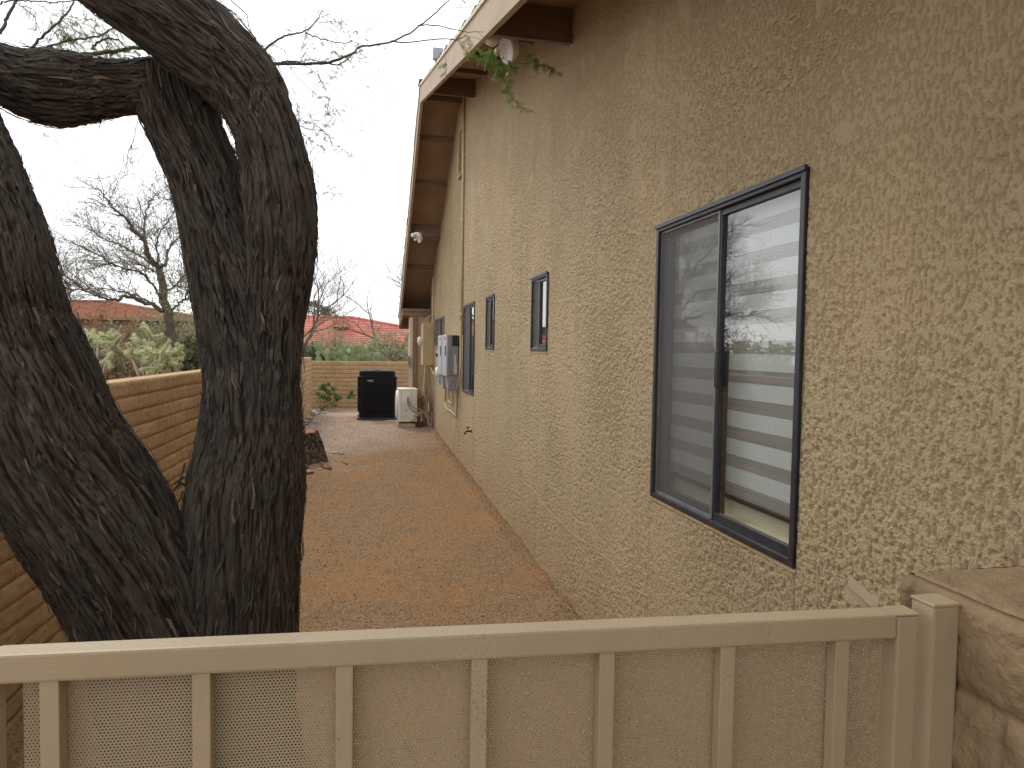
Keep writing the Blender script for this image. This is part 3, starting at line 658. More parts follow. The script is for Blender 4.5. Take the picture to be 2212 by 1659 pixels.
def block_wall(P0, dirv, nrm, svals, ztop, zbot, ch=.1016, bl=.406, thick=.15, mat=None, tops=(.008, .02, .05, .1), rnd_r=.006, bulge=.0085, seed=0, dz=.006):
    """front face = displaced grid of courses; top/back as plain faces joined on"""
    P0 = np.array(P0, float); dirv = np.array(dirv, float); nrm = np.array(nrm, float)
    zs = np.arange(ztop, zbot, -dz)[::-1]; zs[-1] = ztop
    Sg, Z = np.meshgrid(svals, zs, indexing='ij')
    w_ = .004*pn(Sg*3, Z*3, seed+.5)+.002*pn(Sg*11, Z*9, seed+2)
    c = (ztop-Z+w_)/ch; row = np.floor(c).astype(int); t = c-row
    off = np.where(row % 2 == 0, 0, .5)+.07*np.sin(row*12.9+seed)
    bpos = Sg/bl+off; bi = np.floor(bpos).astype(int); u = bpos-bi
    du = np.minimum(u, 1-u)*bl; dt = np.minimum(t, 1-t)*ch
    rnd = _PERM[(_PERM[(row*7+seed) & 511]+bi) & 511]/511.0
    body = 1-np.abs(2*t-1)**4.5
    side = sst(0, .012, du+.002*pn(Sg*60, Z*60, 3))
    sag = .35*np.exp(-((t-.72)/.2)**2)
    body = np.where((row <= 0) & (t < .5), 1, body)
    h = bulge*(body*(.8+.3*rnd)+sag*.3)*(.45+.55*side)+.003*fbm(Sg*18, Z*22, seed, 3)
    joint = np.clip(sst(.0085, .002, dt+.0025*fbm(Sg*40, Z*40, 1, 2))*.95+sst(.006, .001, du)*.45*(rnd > .15), 0, 1)*(.55+.6*sst(-.4, .4, fbm(Sg*2.3, Z*3, 5, 2)))
    joint = np.where((row == 0) & (t < .3), 0, joint)
    h = h-rnd_r*sst(.022, 0, ztop-Z)
    co = P0+Sg[..., None]*dirv+h[..., None]*nrm; co[..., 2] = Z
    ex = np.array(list(tops)+[thick])[None, :]; S2 = np.array(svals)[:, None]
    tp = P0+S2[..., None]*dirv+(h[:, -1][:, None]*np.exp(-ex/.02)-ex)[..., None]*nrm
    tp[..., 2] = ztop-rnd_r*.8*sst(.022, 0, ex)+.0022*fbm(S2*28, ex*28, seed+1, 4)
    co = np.concatenate([co, tp], 1); rnd = np.concatenate([rnd, np.full(tp.shape[:2], .8)], 1); joint = np.concatenate([joint, np.zeros(tp.shape[:2])], 1)
    nu, nv = co.shape[:2]; q = [grid_quads(nu, nv)]
    V = [co.reshape(-1, 3)]; base = nu*nv
    top_f = co[:, -1]; top_b = P0+np.array(svals)[:, None]*dirv-(thick+.001)*nrm; top_b = top_b.copy(); top_b[:, 2] = ztop-.002
    V.append(top_b); bot_b = top_b.copy(); bot_b[:, 2] = zbot; V.append(bot_b)
    i = np.arange(nu-1)
    q.append(np.stack([i*nv+nv-1, (i+1)*nv+nv-1, base+i+1, base+i], -1)); q.append(np.stack([base+i, base+i+1, base+nu+i+1, base+nu+i], -1))
    tone = np.concatenate([rnd.ravel(), np.full(2*nu, .9)]); jt = np.concatenate([np.clip(joint, 0, 1).ravel(), np.zeros(2*nu)])
    # ends
    Vv = np.concatenate(V); Q = np.concatenate(q)
    n0 = len(Vv); e = []
    for k in (0, nu-1):
        colv = co[k]; bk = colv.copy(); bk[:, :2] = top_b[k][:2]; Vv = np.concatenate([Vv, colv, bk]); s0 = n0; j = np.arange(nv-1)
        e.append(np.stack([s0+j, s0+j+1, s0+nv+j+1, s0+nv+j], -1)); n0 = len(Vv); tone = np.concatenate([tone, np.full(2*nv, .5)]); jt = np.concatenate([jt, np.zeros(2*nv)])
    Q = np.concatenate([Q]+e)
    return Vv, Q, {'joint': jt, 'tone': tone}
# left garden wall
d_ = np.array([.0280, 1, 0]); L_ = math.hypot(*d_[:2]); d_ /= L_
sv = [-1.0]; s = 1.5
while s < 15.4: sv.append(s); s += max(.007, .0042*(s+1.5))
sv.append(15.4)
P0 = (-1.59+.028*1.7, 1.7, 0)
co, q, at_ = block_wall(P0, d_, (1, -.028, 0), np.array(sv), 1.518, -.05)
o = link('block_wall', np_mesh('block_wall', co, q, True, at_), M['slump'])
tag(o, 'long tan slump block garden wall running behind the big tree trunk', 'wall', 'tan block garden walls')
# far garden wall
co, q, at_ = block_wall((-1.25, 17.8, 0), (1, 0, 0), (0, -1, 0), np.arange(0, 3.6, .012), 1.422, .0, seed=4, dz=.007)
o = link('block_wall', np_mesh('block_wall', co, q, True, at_), M['slump'])
tag(o, 'tan slump block wall closing the far end of the yard behind the air conditioners', 'wall', 'tan block garden walls')
# near pillar at the right of the gate
co, q, at_ = block_wall((.993, -.5, 0), (0, 1, 0), (-1, 0, 0), np.arange(0, 1.64, .0045), 1.347, -.05, ch=.152, bl=.405, thick=.356, tops=np.arange(.006, .34, .006), rnd_r=.012, bulge=.009, seed=9, dz=.0045)
co2, q2 = co.copy(), q
rgh = fbm(co[:, 1]*30, co[:, 2]*30, co[:, 0]*30, 4); co2[:, 0] -= .004*rgh*(co[:, 2] < 1.335)
o = link('block_pillar', np_mesh('block_pillar', co2, q2, True, at_), M['slump_near'])
tag(o, 'rough brown block pillar between the gate post and the house wall', 'pillar')
# ------------------------------------------------------------------ gate
GA = Vector((.906, 1.0, 0)); gdir = Vector((-1, .0535, 0)).normalized(); ang = math.atan2(-gdir.y, -gdir.x)
gate = empty('metal_gate', (GA.x, GA.y, 0), 'beige metal gate with square pickets and perforated sheet', 'gate')
gate.rotation_euler.z = ang
GT, GW = 1.326, 1.402   # local frame: x from -GW to 0, y depth away from camera
def gbox(name, x0, x1, y0, y1, z0, z1, mat, bev=.003):
    b_ = MB(); b_.box(x0, x1, y0, y1, z0, z1, bev); return b_.build(name, mat, gate)
gbox('top_rail', -GW, -.0405, 0, .040, GT-.040, GT, M['beige_metal'], .004)
gbox('bottom_rail', -GW, -.0405, 0, .040, .11, .15, M['beige_metal'], .004)
gbox('stile', -.040, 0, 0, .040, .08, GT-.0035, M['beige_metal'], .004); gbox('stile', -GW-.034, -GW+.006, .0, .040, .08, GT-.0405, M['beige_metal'], .004)
gbox('stile_cap', -.0405, .0005, -.0005, .0405, GT-.003, GT+.0005, M['beige_metal'], .001)
for k in range(7):
    xc = -.134-.1985*k; gbox('picket', xc-.0125, xc+.0125, .004, .028, .1505, GT-.0405, M['beige_metal'], .002)
pb = MB(); pb.add([(-GW+.03, .0345, .14), (-.030, .0345, .14), (-.030, .0345, GT-.035), (-GW+.03, .0345, GT-.035)], [(0, 1, 2, 3)]); pb.build('perforated_sheet', M['perf'], gate)
# latch fork on the far side of the stile top
lt = MB()
def plate(mb_, a, b_, wv, th):
    a, b_, wv = Vector(a), Vector(b_), Vector(wv); n_ = (b_-a).cross(wv).normalized()*th/2
    vs = [a-wv-n_, b_-wv-n_, b_+wv-n_, a+wv-n_, a-wv+n_, b_-wv+n_, b_+wv+n_, a+wv+n_]
    mb_.add(vs, [(0,1,2,3), (7,6,5,4), (0,4,5,1), (1,5,6,2), (2,6,7,3), (3,7,4,0)])
plate(lt, (-.046, .044, GT-.001), (-.078, .078, GT+.034), (.004, .002, .008), .0025)
plate(lt, (-.046, .046, GT-.006), (-.074, .090, GT+.010), (.001, .001, .010), .0025)
lt.build('latch_fork', M['beige_metal'], gate)
post = empty('gate_post', (.96, 1.0, 0), 'square beige steel gate post with flat cap against the block pillar', 'post')
b_ = MB(post.location); b_.box(.9325, .9835, 1.0, 1.05, 0, 1.334, .004); b_.build('post', M['beige_metal'], post)
b_ = MB(post.location); b_.box(.931, .985, .9985, 1.0515, 1.334, 1.3395, .002); b_.build('post_cap', M['beige_metal'], post)

# ------------------------------------------------------------------ big mesquite tree
TREE = empty('mesquite_tree', (-.75, 2.95, .05), 'huge dark multi stemmed tree with shaggy bark leaning in front of the left wall', 'tree')
TO = np.array(TREE.location)
def catmull(P, n):
    P = np.array(P, float); P = np.vstack([2*P[0]-P[1], P, 2*P[-1]-P[-2]]); outp = []
    seg = len(P)-3; ts = np.linspace(0, seg-1e-6, n)
    for t in ts:
        i = int(t); f = t-i; a, b, c, d = P[i:i+4]
        outp.append(.5*((2*b)+(-a+c)*f+(2*a-5*b+4*c-d)*f*f+(-a+3*b-3*c+d)*f**3))
    return np.array(outp)
def limb(name, path, seed, amp=.012, twist=.25, step=.005, flat=1.0, parent=None, org=None, flakes=0, mat=None, lump=.028):
    org = TO if org is None else org
    pts = []
    for (px, py, y, wpx) in path:
        p = aty(px, py, y); dpt = (p-CAM).dot(FW); pts.append((p.x, p.y, p.z, wpx/2/F_PX*dpt))
    C0 = catmull(pts, 400); ln = np.concatenate([[0], np.cumsum(np.linalg.norm(np.diff(C0[:, :3], axis=0), axis=1))])
    n = int(ln[-1]/step); sI = np.linspace(0, ln[-1], n); C = np.stack([np.interp(sI, ln, C0[:, k]) for k in range(4)], 1)
    T = np.gradient(C[:, :3], axis=0); T /= np.linalg.norm(T, axis=1)[:, None]
    A = np.zeros_like(T); a = np.cross(T[0], [0, 1, 0]); a /= np.linalg.norm(a)
    for i in range(n): a = a-T[i]*a.dot(T[i]); a /= np.linalg.norm(a); A[i] = a
    B = np.cross(T, A); mr = C[:, 3].max(); nv = int(2*math.pi*mr/step)
    th = np.linspace(0, 2*math.pi, nv, endpoint=False)
    TH = th[None]+twist*sI[:, None]/1.0; R0 = C[:, 3][:, None]; SS = sI[:, None]+0*TH
    cx, cy = np.cos(TH), np.sin(TH); cx0, cy0 = np.cos(th)[None]+0*SS, np.sin(th)[None]+0*SS
    zo = 1.7*pn(cx*R0/.045+seed, cy*R0/.045, .3)+.8*pn(cx*R0/.017, cy*R0/.017+seed, .7)
    wob = .5*pn(cx*R0/.10+seed, cy*R0/.10, SS/.20+.5*zo)
    k1 = R0/.036; n1 = pn(cx*k1+wob+seed*3, cy*k1+wob, SS/.45+seed+zo)
    k2 = R0/.016; n2 = pn(cx*k2+wob*1.5+seed, cy*k2-wob, SS/.21+seed*2+1.2*zo)
    k3 = R0/.0065; n3 = pn(cx*k3+wob*2, cy*k3+seed, SS/.085+1.2*zo)
    r1 = sst(0, .34, np.abs(n1)); r2 = sst(0, .34, np.abs(n2)); r3 = sst(0, .4, np.abs(n3))
    tear = sst(-.1, .35, pn(cx*k2*.5+seed, cy*k2*.5, SS/.07+2*zo))          # plates torn off across the grain
    lum = lump*fbm(cx0*1.3+seed, cy0*1.3, SS*1.8+seed, 3)+.035*pn(cx*R0/.07, cy*R0/.07, SS/.5+seed+.2*zo)
    disp = amp*(.62*r1+.52*r2+.38*r3+.30*tear*r2-.8)
    RR = R0*(1+lum)+disp
    hv = np.clip(.12+.38*r1+.26*r2+.22*r3*r1+.14*tear*r2, 0, 1)*(.9+.25*n3)
    px_ = C[:, None, :3]+RR[..., None]*(cx0[..., None]*A[:, None]+cy0[..., None]*B[:, None]*flat)
    co = px_.reshape(-1, 3)-org
    q = grid_quads(n, nv, True)[:, ::-1]
    o = link(name, np_mesh(name, co, q, True, {'h': hv}), mat or M['bark'], parent or TREE)
    surf = []
    rng = np.random.RandomState(seed+50)
    for _ in range(flakes):
        i = rng.randint(5, n-5); j = rng.randint(nv); nr = px_[i, j]-C[i, :3]; nr /= np.linalg.norm(nr); surf.append((px_[i, j], T[i], nr))
    return o, surf
SURF = []
def lm(*a, **k): o, s_ = limb(*a, **k); SURF.extend(s_); return o
# leaning left trunk, main trunk, right arching limb, left horizontal limb
lm('trunk', [(400,1640,2.95,272), (362,1490,2.95,268), (341,1390,2.95,270), (308,1310,2.93,276), (266,1225,2.90,284), (200,1110,2.87,296), (118,985,2.83,296), (77,905,2.8,294), (46,820,2.78,290), (-8,700,2.74,278), (-34,600,2.7,268), (-47,527,2.7,260), (-73,427,2.7,240), (-97,333,2.7,212), (-118,280,2.7,205), (-165,180,2.7,190), (-215,0,2.7,165), (-230,-90,2.7,150)], 1, flakes=1500, amp=.011)
lm('trunk', [(480,1640,3.0,330), (492,1480,3.0,262), (502,1340,3.0,232), (518,1200,3.0,240), (531,1060,3.0,238), (542,950,3.0,214), (545,850,3.0,196), (535,740,3.02,190), (517,640,3.02,182), (490,540,3.03,166), (464,450,3.04,152), (438,365,3.05,146), (404,288,3.05,146), (383,225,3.05,160), (372,165,3.06,160)], 2, flakes=1200, amp=.010)
lm('limb', [(575,1500,2.98,120), (580,1250,2.98,124), (581,1080,2.96,126), (583,950,2.95,118), (588,840,2.93,110), (594,720,2.92,112), (602,620,2.9,128), (608,520,2.88,142), (604,430,2.87,146), (592,345,2.86,136), (571,268,2.85,132), (530,185,2.84,150), (462,115,2.83,166), (388,52,2.82,174), (300,-15,2.8,176), (190,-90,2.78,165)], 3, flakes=1200, amp=.010)
lm('limb', [(455,235,3.04,120), (395,190,3.04,118), (335,187,3.03,110), (270,188,3.02,106), (205,190,3.0,122), (160,191,2.98,140), (120,190,2.96,154), (60,181,2.94,140), (0,155,2.92,112), (-50,145,2.9,104), (-140,130,2.87,95)], 4, flakes=500, amp=.009, lump=.04)
def shards():
    mb_ = MB(TREE.location); mp_ = MB(TREE.location); r_ = random.Random(4)
    for (p, t, nrm) in SURF:
        p, t, nrm = Vector(p), Vector(t), Vector(nrm); 
        if r_.random() < .5: t = -t
        flush = r_.random() < .8; l = r_.uniform(.03, .12) if flush else r_.uniform(.015, .075); w_ = r_.uniform(.002, .007) if flush else r_.uniform(.0015, .006); sd_ = t.cross(nrm).normalized(); lift = r_.uniform(-.04, .08) if flush else r_.uniform(.1, .45)
        if flush: p = p+nrm*.0065
        p0 = p-nrm*.007-t*l*.5; p1 = p+nrm*l*lift*.25; p2 = p+t*l*.6+nrm*l*lift*.8+sd_*r_.uniform(-.3, .3)*l
        vs = [p0-sd_*w_, p0+sd_*w_, p1-sd_*w_*.9, p1+sd_*w_*.9, p2-sd_*w_*.15, p2+sd_*w_*.15]; vs += [v+nrm*.0014 for v in vs]
        (mp_ if r_.random() < .04 else mb_).add(vs, [(0,1,3,2), (2,3,5,4), (6,8,9,7), (8,10,11,9), (0,2,8,6), (2,4,10,8), (1,7,9,3), (3,9,11,5), (0,6,7,1), (4,5,11,10)])
    for (px, py, y, qx, qy, ww) in ((222,240,2.98,212,283,3), (200,248,2.98,196,272,2), (246,238,2.98,256,252,2), (17,312,2.68,16,284,5), (10,206,2.9,20,240,3), (44,395,2.66,60,418,2),
                                    (392,1040,2.95,372,1062,6), (398,1030,2.95,368,1050,6), (402,1050,2.95,378,1040,5), (400,1000,2.95,385,1045,4), (395,1060,2.95,382,1092,4), (430,1330,2.85,470,1360,4), (445,1340,2.84,472,1362,7),
                                    (680,510,2.9,688,518,4), (645,1020,2.95,652,1050,5), (640,1000,2.95,648,1036,5), (130,690,2.7,150,715,6), (165,790,2.72,182,838,5), (210,850,2.72,228,892,5)):
        a_, b_ = aty(px, py, y), aty(qx, qy, y-.01); mb_.tube([a_, (a_+b_)/2+Vector((.003, 0, .002)), b_], [ww*.0011, ww*.0009, .0006], 5)
    tag(mb_.build('loose_bark', M['flake'], TREE), kind='stuff'); tag(mp_.build('torn_fibre', M['flake_pale'], TREE), kind='stuff')
shards()

# twigs with feathery leaves
def feather(mb_, p, d, L, r_, wid=.006, n=9, pairs=True):
    d = Vector(d).normalized(); s_ = d.cross(Vector((r_.uniform(-1, 1), r_.uniform(-1, 1), r_.uniform(-.3, .3)))).normalized()
    for i in range(n):
        t = (i+1)/n; c = p+d*L*t+Vector((0, 0, -.18*L*t*t))
        for sg in (-1, 1):
            e = c+s_*sg*wid*1.7+d*wid*.5; w_ = d*wid*.22
            mb_.add([c-w_, e-w_, e+w_, c+w_], [(0, 1, 2, 3)])
    mb_.tube([p, p+d*L*.5+Vector((0, 0, -.045*L)), p+d*L+Vector((0, 0, -.18*L))], .0005, 3, False)
TW = MB(TREE.location); TG = MB(TREE.location); LF = MB(TREE.location)
tr = random.Random(12)
def poly(pts, y0, y1, w0, w1, leaf=0, mb_=None, jit=1.5, Ls=.045, side=0, sidelen=.11, lwid=.0032):
    """pts: polyline in picture units traced at depth y0..y1; w in mm"""
    n = len(pts); P = []
    for i, (a, b) in enumerate(pts):
        y = y0+(y1-y0)*i/max(1, n-1); P.append(tuple(aty(a, b, y)))
    C = catmull(P, max(6, n*5)); C += np.random.RandomState(tr.randint(0, 9999)).normal(size=C.shape)*.0011*jit
    rs = [(w0+(w1-w0)*i/(len(C)-1))*.0005 for i in range(len(C))]
    (mb_ or TW).tube([Vector(c) for c in C], rs, 6 if w0 > 5 else 4, False)
    for _ in range(side):
        i = tr.randint(1, len(C)-2); p = Vector(C[i]); t = (Vector(C[i+1])-p).normalized(); d = (t*tr.uniform(.2, 1)+Vector((tr.uniform(-1, 1), tr.uniform(-.4, .4), tr.uniform(-1.2, .5)))).normalized(); L = sidelen*tr.uniform(.5, 1.3)
        q_ = [p]; 
        for k in range(4): d = (d+Vector((tr.uniform(-.25, .25), tr.uniform(-.2, .2), tr.uniform(-.28, .1)))).normalized(); q_.append(q_[-1]+d*L/4)
        TW.tube(q_, [.0011, .0009, .0007, .0006, .0004], 3, False)
        for k in range(leaf and tr.randint(0, 2)): feather(LF, q_[tr.randint(1, 4)], (tr.uniform(-1, 1), tr.uniform(-.4, .4), tr.uniform(-1, .2)), Ls*tr.uniform(.6, 1.2), tr, lwid)
    for _ in range(leaf):
        i = tr.randint(len(C)//4, len(C)-1); feather(LF, Vector(C[i]), (tr.uniform(-1, 1), tr.uniform(-.5, .5), tr.uniform(-1, .3)), Ls*tr.uniform(.6, 1.2), tr, lwid)
    return C
z3 = lambda *L: [(x/3.0, y/3.0) for x, y in L]
zs = lambda *L: [((500+x/2.37)/1.3562, (y/2.37)/1.3562) for x, y in L]
z4 = lambda *L: [((1100+x/3.16)/1.3562, (y/3.16)/1.3562) for x, y in L]
# upper left
poly(z3((0,220), (50,110), (105,0), (130,-60)), 3.3, 3.4, 14, 9, 2, side=3)
poly(z3((180,340), (270,245), (400,120), (470,30), (500,-60)), 3.25, 3.4, 12, 5, 6, side=8)
poly(z3((220,345), (400,275), (540,250), (640,235), (720,190), (780,170)), 3.3, 3.3, 10, 5, 10, side=8)
poly(z3((470,360), (620,345), (760,330), (860,310), (960,315), (1010,340)), 3.25, 3.2, 17, 13, 6, TG, side=6)
poly(z3((590,320), (650,265), (750,255), (810,300)), 3.25, 3.2, 9, 6, 6, TG, side=6)
poly(z3((105,20), (220,110), (270,240)), 3.3, 3.3, 3.5, 3, 3, side=3)
poly(z3((-20,30), (60,5), (200,5), (330,15), (460,10), (580,0)), 3.3, 3.3, 7, 4, 4, side=6)
poly(z3((400,110), (405,60), (410,0)), 3.3, 3.3, 3, 3, 1, side=2)
for i in range(16):
    x0 = tr.uniform(300, 760); y0_ = tr.uniform(20, 200); poly(z3((x0, y0_), (x0+tr.uniform(20, 60), y0_+60), (x0+tr.uniform(60, 150), y0_+tr.uniform(120, 200))), 3.3, 3.25, 2.5, 1.2, 5, side=4)
for a_, b_ in (((660,250), (740,380)), ((700,240), (800,400)), ((740,280), (830,410)), ((880,330), (910,400)), ((600,240), (700,390)), ((130,40), (250,90)), ((230,20), (560,260)), ((440,120), (560,230))):
    poly(z3(a_, ((a_[0]+b_[0])/2+10, (a_[1]+b_[1])/2-12), b_), 3.28, 3.25, 3, 1.5, 4, side=3)
for x_, y_ in ((230,30), (290,60), (420,150)): poly(z3((x_, y_), (x_+8, y_+150), (x_+20, y_+260)), 3.3, 3.3, 1.4, 1, 3)
# hanging twigs under the left limb
poly(z3((890,790), (865,900), (830,1000), (815,1100), (800,1200)), 3.3, 3.3, 3, 1.2, 5, side=7, sidelen=.2)
poly(z3((360,790), (362,900), (355,1020)), 3.3, 3.3, 1.4, 1, 3); poly(z3((945,860), (930,960), (920,1040)), 3.3, 3.3, 1.3, 1, 3); poly(z3((270,850), (290,880)), 3.3, 3.3, 1, 1, 2)
# right: long branch reaching to the eave, and its twigs
poly(zs((560,400), (600,380), (760,270), (860,235), (930,215), (1020,130), (1060,60)), 3.1, 3.5, 11, 4, 8, side=8)
poly(zs((930,225), (1050,270), (1200,300), (1265,275)), 3.4, 3.6, 6, 3, 5, side=8)
poly(zs((415,0), (525,105), (560,230), (640,330), (720,410), (830,460)), 3.2, 3.4, 5, 2.5, 4, side=4)
poly(zs((600,450), (650,440), (900,440), (1110,430), (1270,365), (1320,325), (1540,285), (1730,180), (1860,70), (1960,-30)), 3.05, 4.5, 17, 6, 6, side=12)
poly(zs((1540,285), (1640,295), (1900,270), (1990,275), (2060,240)), 3.9, 4.45, 8, 5, 0, side=2)
poly(z4((400,235), (560,235), (700,265), (840,295), (1000,295)), 4.0, 4.5, 7, 3, 2, side=3)
poly(zs((1860,70), (1990,55), (2110,45), (2200,10)), 4.3, 4.6, 2.5, 1.5, 2, side=3)
poly(zs((770,430), (870,425), (900,430), (970,415), (1080,430)), 3.2, 3.4, 7, 4, 3, side=4)
poly(zs((1110,440), (1160,450), (1240,395), (1330,350)), 3.5, 3.6, 8, 4, 4, side=6)
for L_ in (((1000,55), (1090,95), (1170,100), (1180,150)), ((1020,160), (1100,150), (1230,165), (1330,130), (1420,105)), ((1190,225), (1300,215), (1420,185)), ((900,430), (950,340), (1030,265)),
           ((740,440), (850,620), (880,740), (900,850)), ((830,470), (930,590), (1030,670), (1130,760), (1300,880), (1320,905), (1315,1000)), ((1010,470), (1040,560), (1090,670), (1150,760)),
           ((1230,400), (1290,500), (1350,570), (1378,660), (1375,820), (1320,885)), ((1290,390), (1420,470), (1500,540), (1560,630)), ((940,460), (1050,540), (1140,620)), ((1160,440), (1150,570)), ((1095,290), (1170,400)),
           ((935,130), (940,260), (935,430)), ((1030,670), (1100,690), (1160,840)), ((970,860), (980,790), (1010,730)), ((1070,700), (1075,900)), ((905,860), (1000,855), (1110,865)), ((700,300), (790,350))):
    poly(zs(*L_), 3.5, 3.6, 2.8, 1.1, 6, side=4, sidelen=.10)
poly(zs((850,840), (930,890), (1060,915), (1140,970), (1230,1070), (1320,1100)), 3.1, 3.4, 4, 1.5, 14, side=12, sidelen=.08)
poly(zs((900,920), (1000,980), (1080,1060)), 3.1, 3.3, 3, 1.2, 8, side=6, sidelen=.07)
poly(zs((920,1060), (980,1180), (1070,1270), (1145,1365)), 3.1, 3.4, 3.5, 1.5, 6, side=8, sidelen=.08)
poly(zs((1140,1360), (1180,1345), (1250,1355)), 3.4, 3.4, 1.2, 1, 3)
poly(zs((350,780), (400,850), (470,1000), (495,1130)), 3.25, 3.3, 2.5, 1.2, 10, side=8, sidelen=.06)
# leafy tip hanging by the near floodlight
for L_, lf in ((((740,360), (850,340), (950,360), (1100,430), (1130,520)), 4), (((760,370), (830,400), (950,440), (1060,500)), 4), (((770,375), (800,440), (830,500)), 2), (((850,380), (900,500), (960,550), (1040,570)), 6), (((640,520), (660,600), (640,690)), 2),
           (((1080,470), (1110,620), (1190,740), (1220,850), (1290,930), (1380,1030)), 22), (((1130,520), (1190,640), (1230,800)), 14), (((1100,440), (1060,520), (1040,600)), 14), (((1150,520), (1130,640), (1120,720)), 12),
           (((1280,580), (1400,590), (1560,600), (1640,640), (1700,710)), 16), (((1400,470), (1460,540), (1500,590)), 10), (((1200,530), (1250,600), (1280,640)), 12)):
    poly(z4(*L_), 4.40, 4.5, 3, 1.2, int(lf*1.4)+2, Ls=.05, lwid=.0062)
# rest of the crown above the picture (shades and shows in the window glass)
for i in range(46):
    p0 = Vector((-.9+tr.uniform(-.5, .9), 3.0+tr.uniform(-.9, 1.4), tr.uniform(3.9, 4.6))); d = Vector((tr.uniform(-1, 1), tr.uniform(-.8, 1), tr.uniform(-.05, .6))).normalized(); q_ = [p0]
    for k in range(7): d = (d+Vector((tr.uniform(-.3, .3), tr.uniform(-.3, .3), tr.uniform(-.25, .15)))).normalized(); q_.append(q_[-1]+d*.22)
    if min(v.z-1.75-.62*v.y for v in q_) < .0: continue
    TW.tube(q_, [.008, .007, .006, .005, .004, .003, .002, .001], 4, False)
    for k in range(10):
        s_ = q_[tr.randint(2, 7)]; d2 = Vector((tr.uniform(-1, 1), tr.uniform(-1, 1), tr.uniform(-.6, .4))).normalized(); TW.tube([s_, s_+d2*.12, s_+d2*.25+Vector((0, 0, -.04))], .0012, 3, False)
        feather(LF, s_+d2*.15, d2, .06, tr, .004, 7)
for i in range(120):  # unseen leaf clusters added overhead to shade the near wall and gate
    c_ = Vector((tr.uniform(-2.6, .6), tr.uniform(-2.6, .9), tr.uniform(3.6, 4.7)))
    if c_.z-1.75-.75*c_.y < .5: continue
    TW.tube([Vector((-1.0+tr.uniform(-.4, .4), 1.6, 4.4)), c_+Vector((0, 0, .1)), c_+Vector((tr.uniform(-.3, .3), -.3, -.05))], [.012, .008, .003], 4, False)
    for k in range(26):
        s_ = c_+Vector((tr.gauss(0, .2), tr.gauss(0, .2), tr.gauss(0, .1))); feather(LF, s_, (tr.uniform(-1, 1), tr.uniform(-1, 1), tr.uniform(-.5, .3)), .09, tr, .010, 6)
TW.build('branch', M['twig'], TREE); TG.build('green_branch', M['twig_green'], TREE); LF.build('foliage', M['leaf'], TREE)

# stump
SY = 9.95
STO = Vector((-.66, SY, Gf(SY)))
stump = empty('tree_stump', STO, 'weathered brown cut stump with spreading roots beside the trunk', 'stump')
o, _ = limb('trunk', [(655,1040,SY,132), (658,1003,SY,116), (660,982,SY,90), (660,962,SY,72), (659,945,SY,60), (658,934,SY,55)], 11, amp=.010, parent=stump, org=np.array(STO), step=.006, twist=.2, mat=bark_mat('stump_bark', (.30, .225, .165), (.12, .085, .06), False), lump=.16)
mb = MB(STO); c_ = aty(658, 932, SY); mb.lathe([(.0, .0), (.14, .0), (.165, -.01), (.16, -.03)][::-1], c_, (.12, -.2, 1), 20); mb.build('cut_face', pm('cut_wood', (.26, .10, .06), (.34, .17, .10), 18, .9, .5, 60), stump)
mb = MB(STO)
for pts in ([(695,975), (712,990), (730,997), (750,1003)], [(660,1010), (640,1018), (625,1025)], [(690,1000), (705,1012), (715,1013)]):
    P = [atz(a_, b_, Gf(9.3)+.02) for a_, b_ in pts]; mb.tube(P, [.045, .032, .022, .014][:len(P)], 8)
mb.build('root', M['insul'] if False else pm('root_bark', (.20, .10, .05), (.28, .15, .08), 20, .9, .5), stump)

# ------------------------------------------------------------------ air conditioners
# large black condenser
ax0, ax1, ay0 = -.06, .745, 15.05; ayc = ay0+.385; axc = (ax0+ax1)/2; gz = Gf(15)
bc = empty('air_conditioner', (axc, ayc, gz), 'large black rounded condenser unit standing before the far wall', 'air conditioner')
b_ = MB(bc.location); b_.box(ax0-.005, ax1+.005, ay0-.02, ay0+.79, gz-.01, gz+.045, .008); b_.build('base_tray', M['base_pl'], bc)
def rrect(x0, x1, y0, y1, r_, n=5):
    P = []
    for cx_, cy_, a0 in ((x1-r_, y1-r_, 0), (x0+r_, y1-r_, 90), (x0+r_, y0+r_, 180), (x1-r_, y0+r_, 270)):
        for k in range(n+1): a_ = R(a0+90*k/n); P.append((cx_+r_*math.cos(a_), cy_+r_*math.sin(a_)))
    return P
def loft(mb_, rings):
    n = len(rings[0][0]); vs = [(p[0], p[1], z) for ps, z in rings for p in ps]
    fs = [(i*n+k, i*n+(k+1) % n, (i+1)*n+(k+1) % n, (i+1)*n+k) for i in range(len(rings)-1) for k in range(n)]+[tuple(range(n))[::-1], tuple((len(rings)-1)*n+k for k in range(n))]
    mb_.add(vs, fs)
H1 = .88
b_ = MB(bc.location)
loft(b_, [(rrect(ax0+.035, ax1-.035, ay0+.02, ay0+.75, .08), gz+.046), (rrect(ax0+.03, ax1-.03, ay0+.015, ay0+.755, .08), gz+.15), (rrect(ax0+.002, ax1-.002, ay0, ay0+.77, .09), gz+.19), (rrect(ax0, ax1, ay0-.002, ay0+.772, .09), gz+H1)])
b_.build('casing', M['black_pl'], bc)
b_ = MB(bc.location)   # vertical louvres
n_l = 46
for i in range(n_l):
    x_ = ax0+.09+(ax1-ax0-.18)*i/(n_l-1); b_.box(x_-.003, x_+.003, ay0-.007, ay0-.0025, gz+.21, gz+H1-.12)
b_.build('louvre', M['black_pl'], bc)
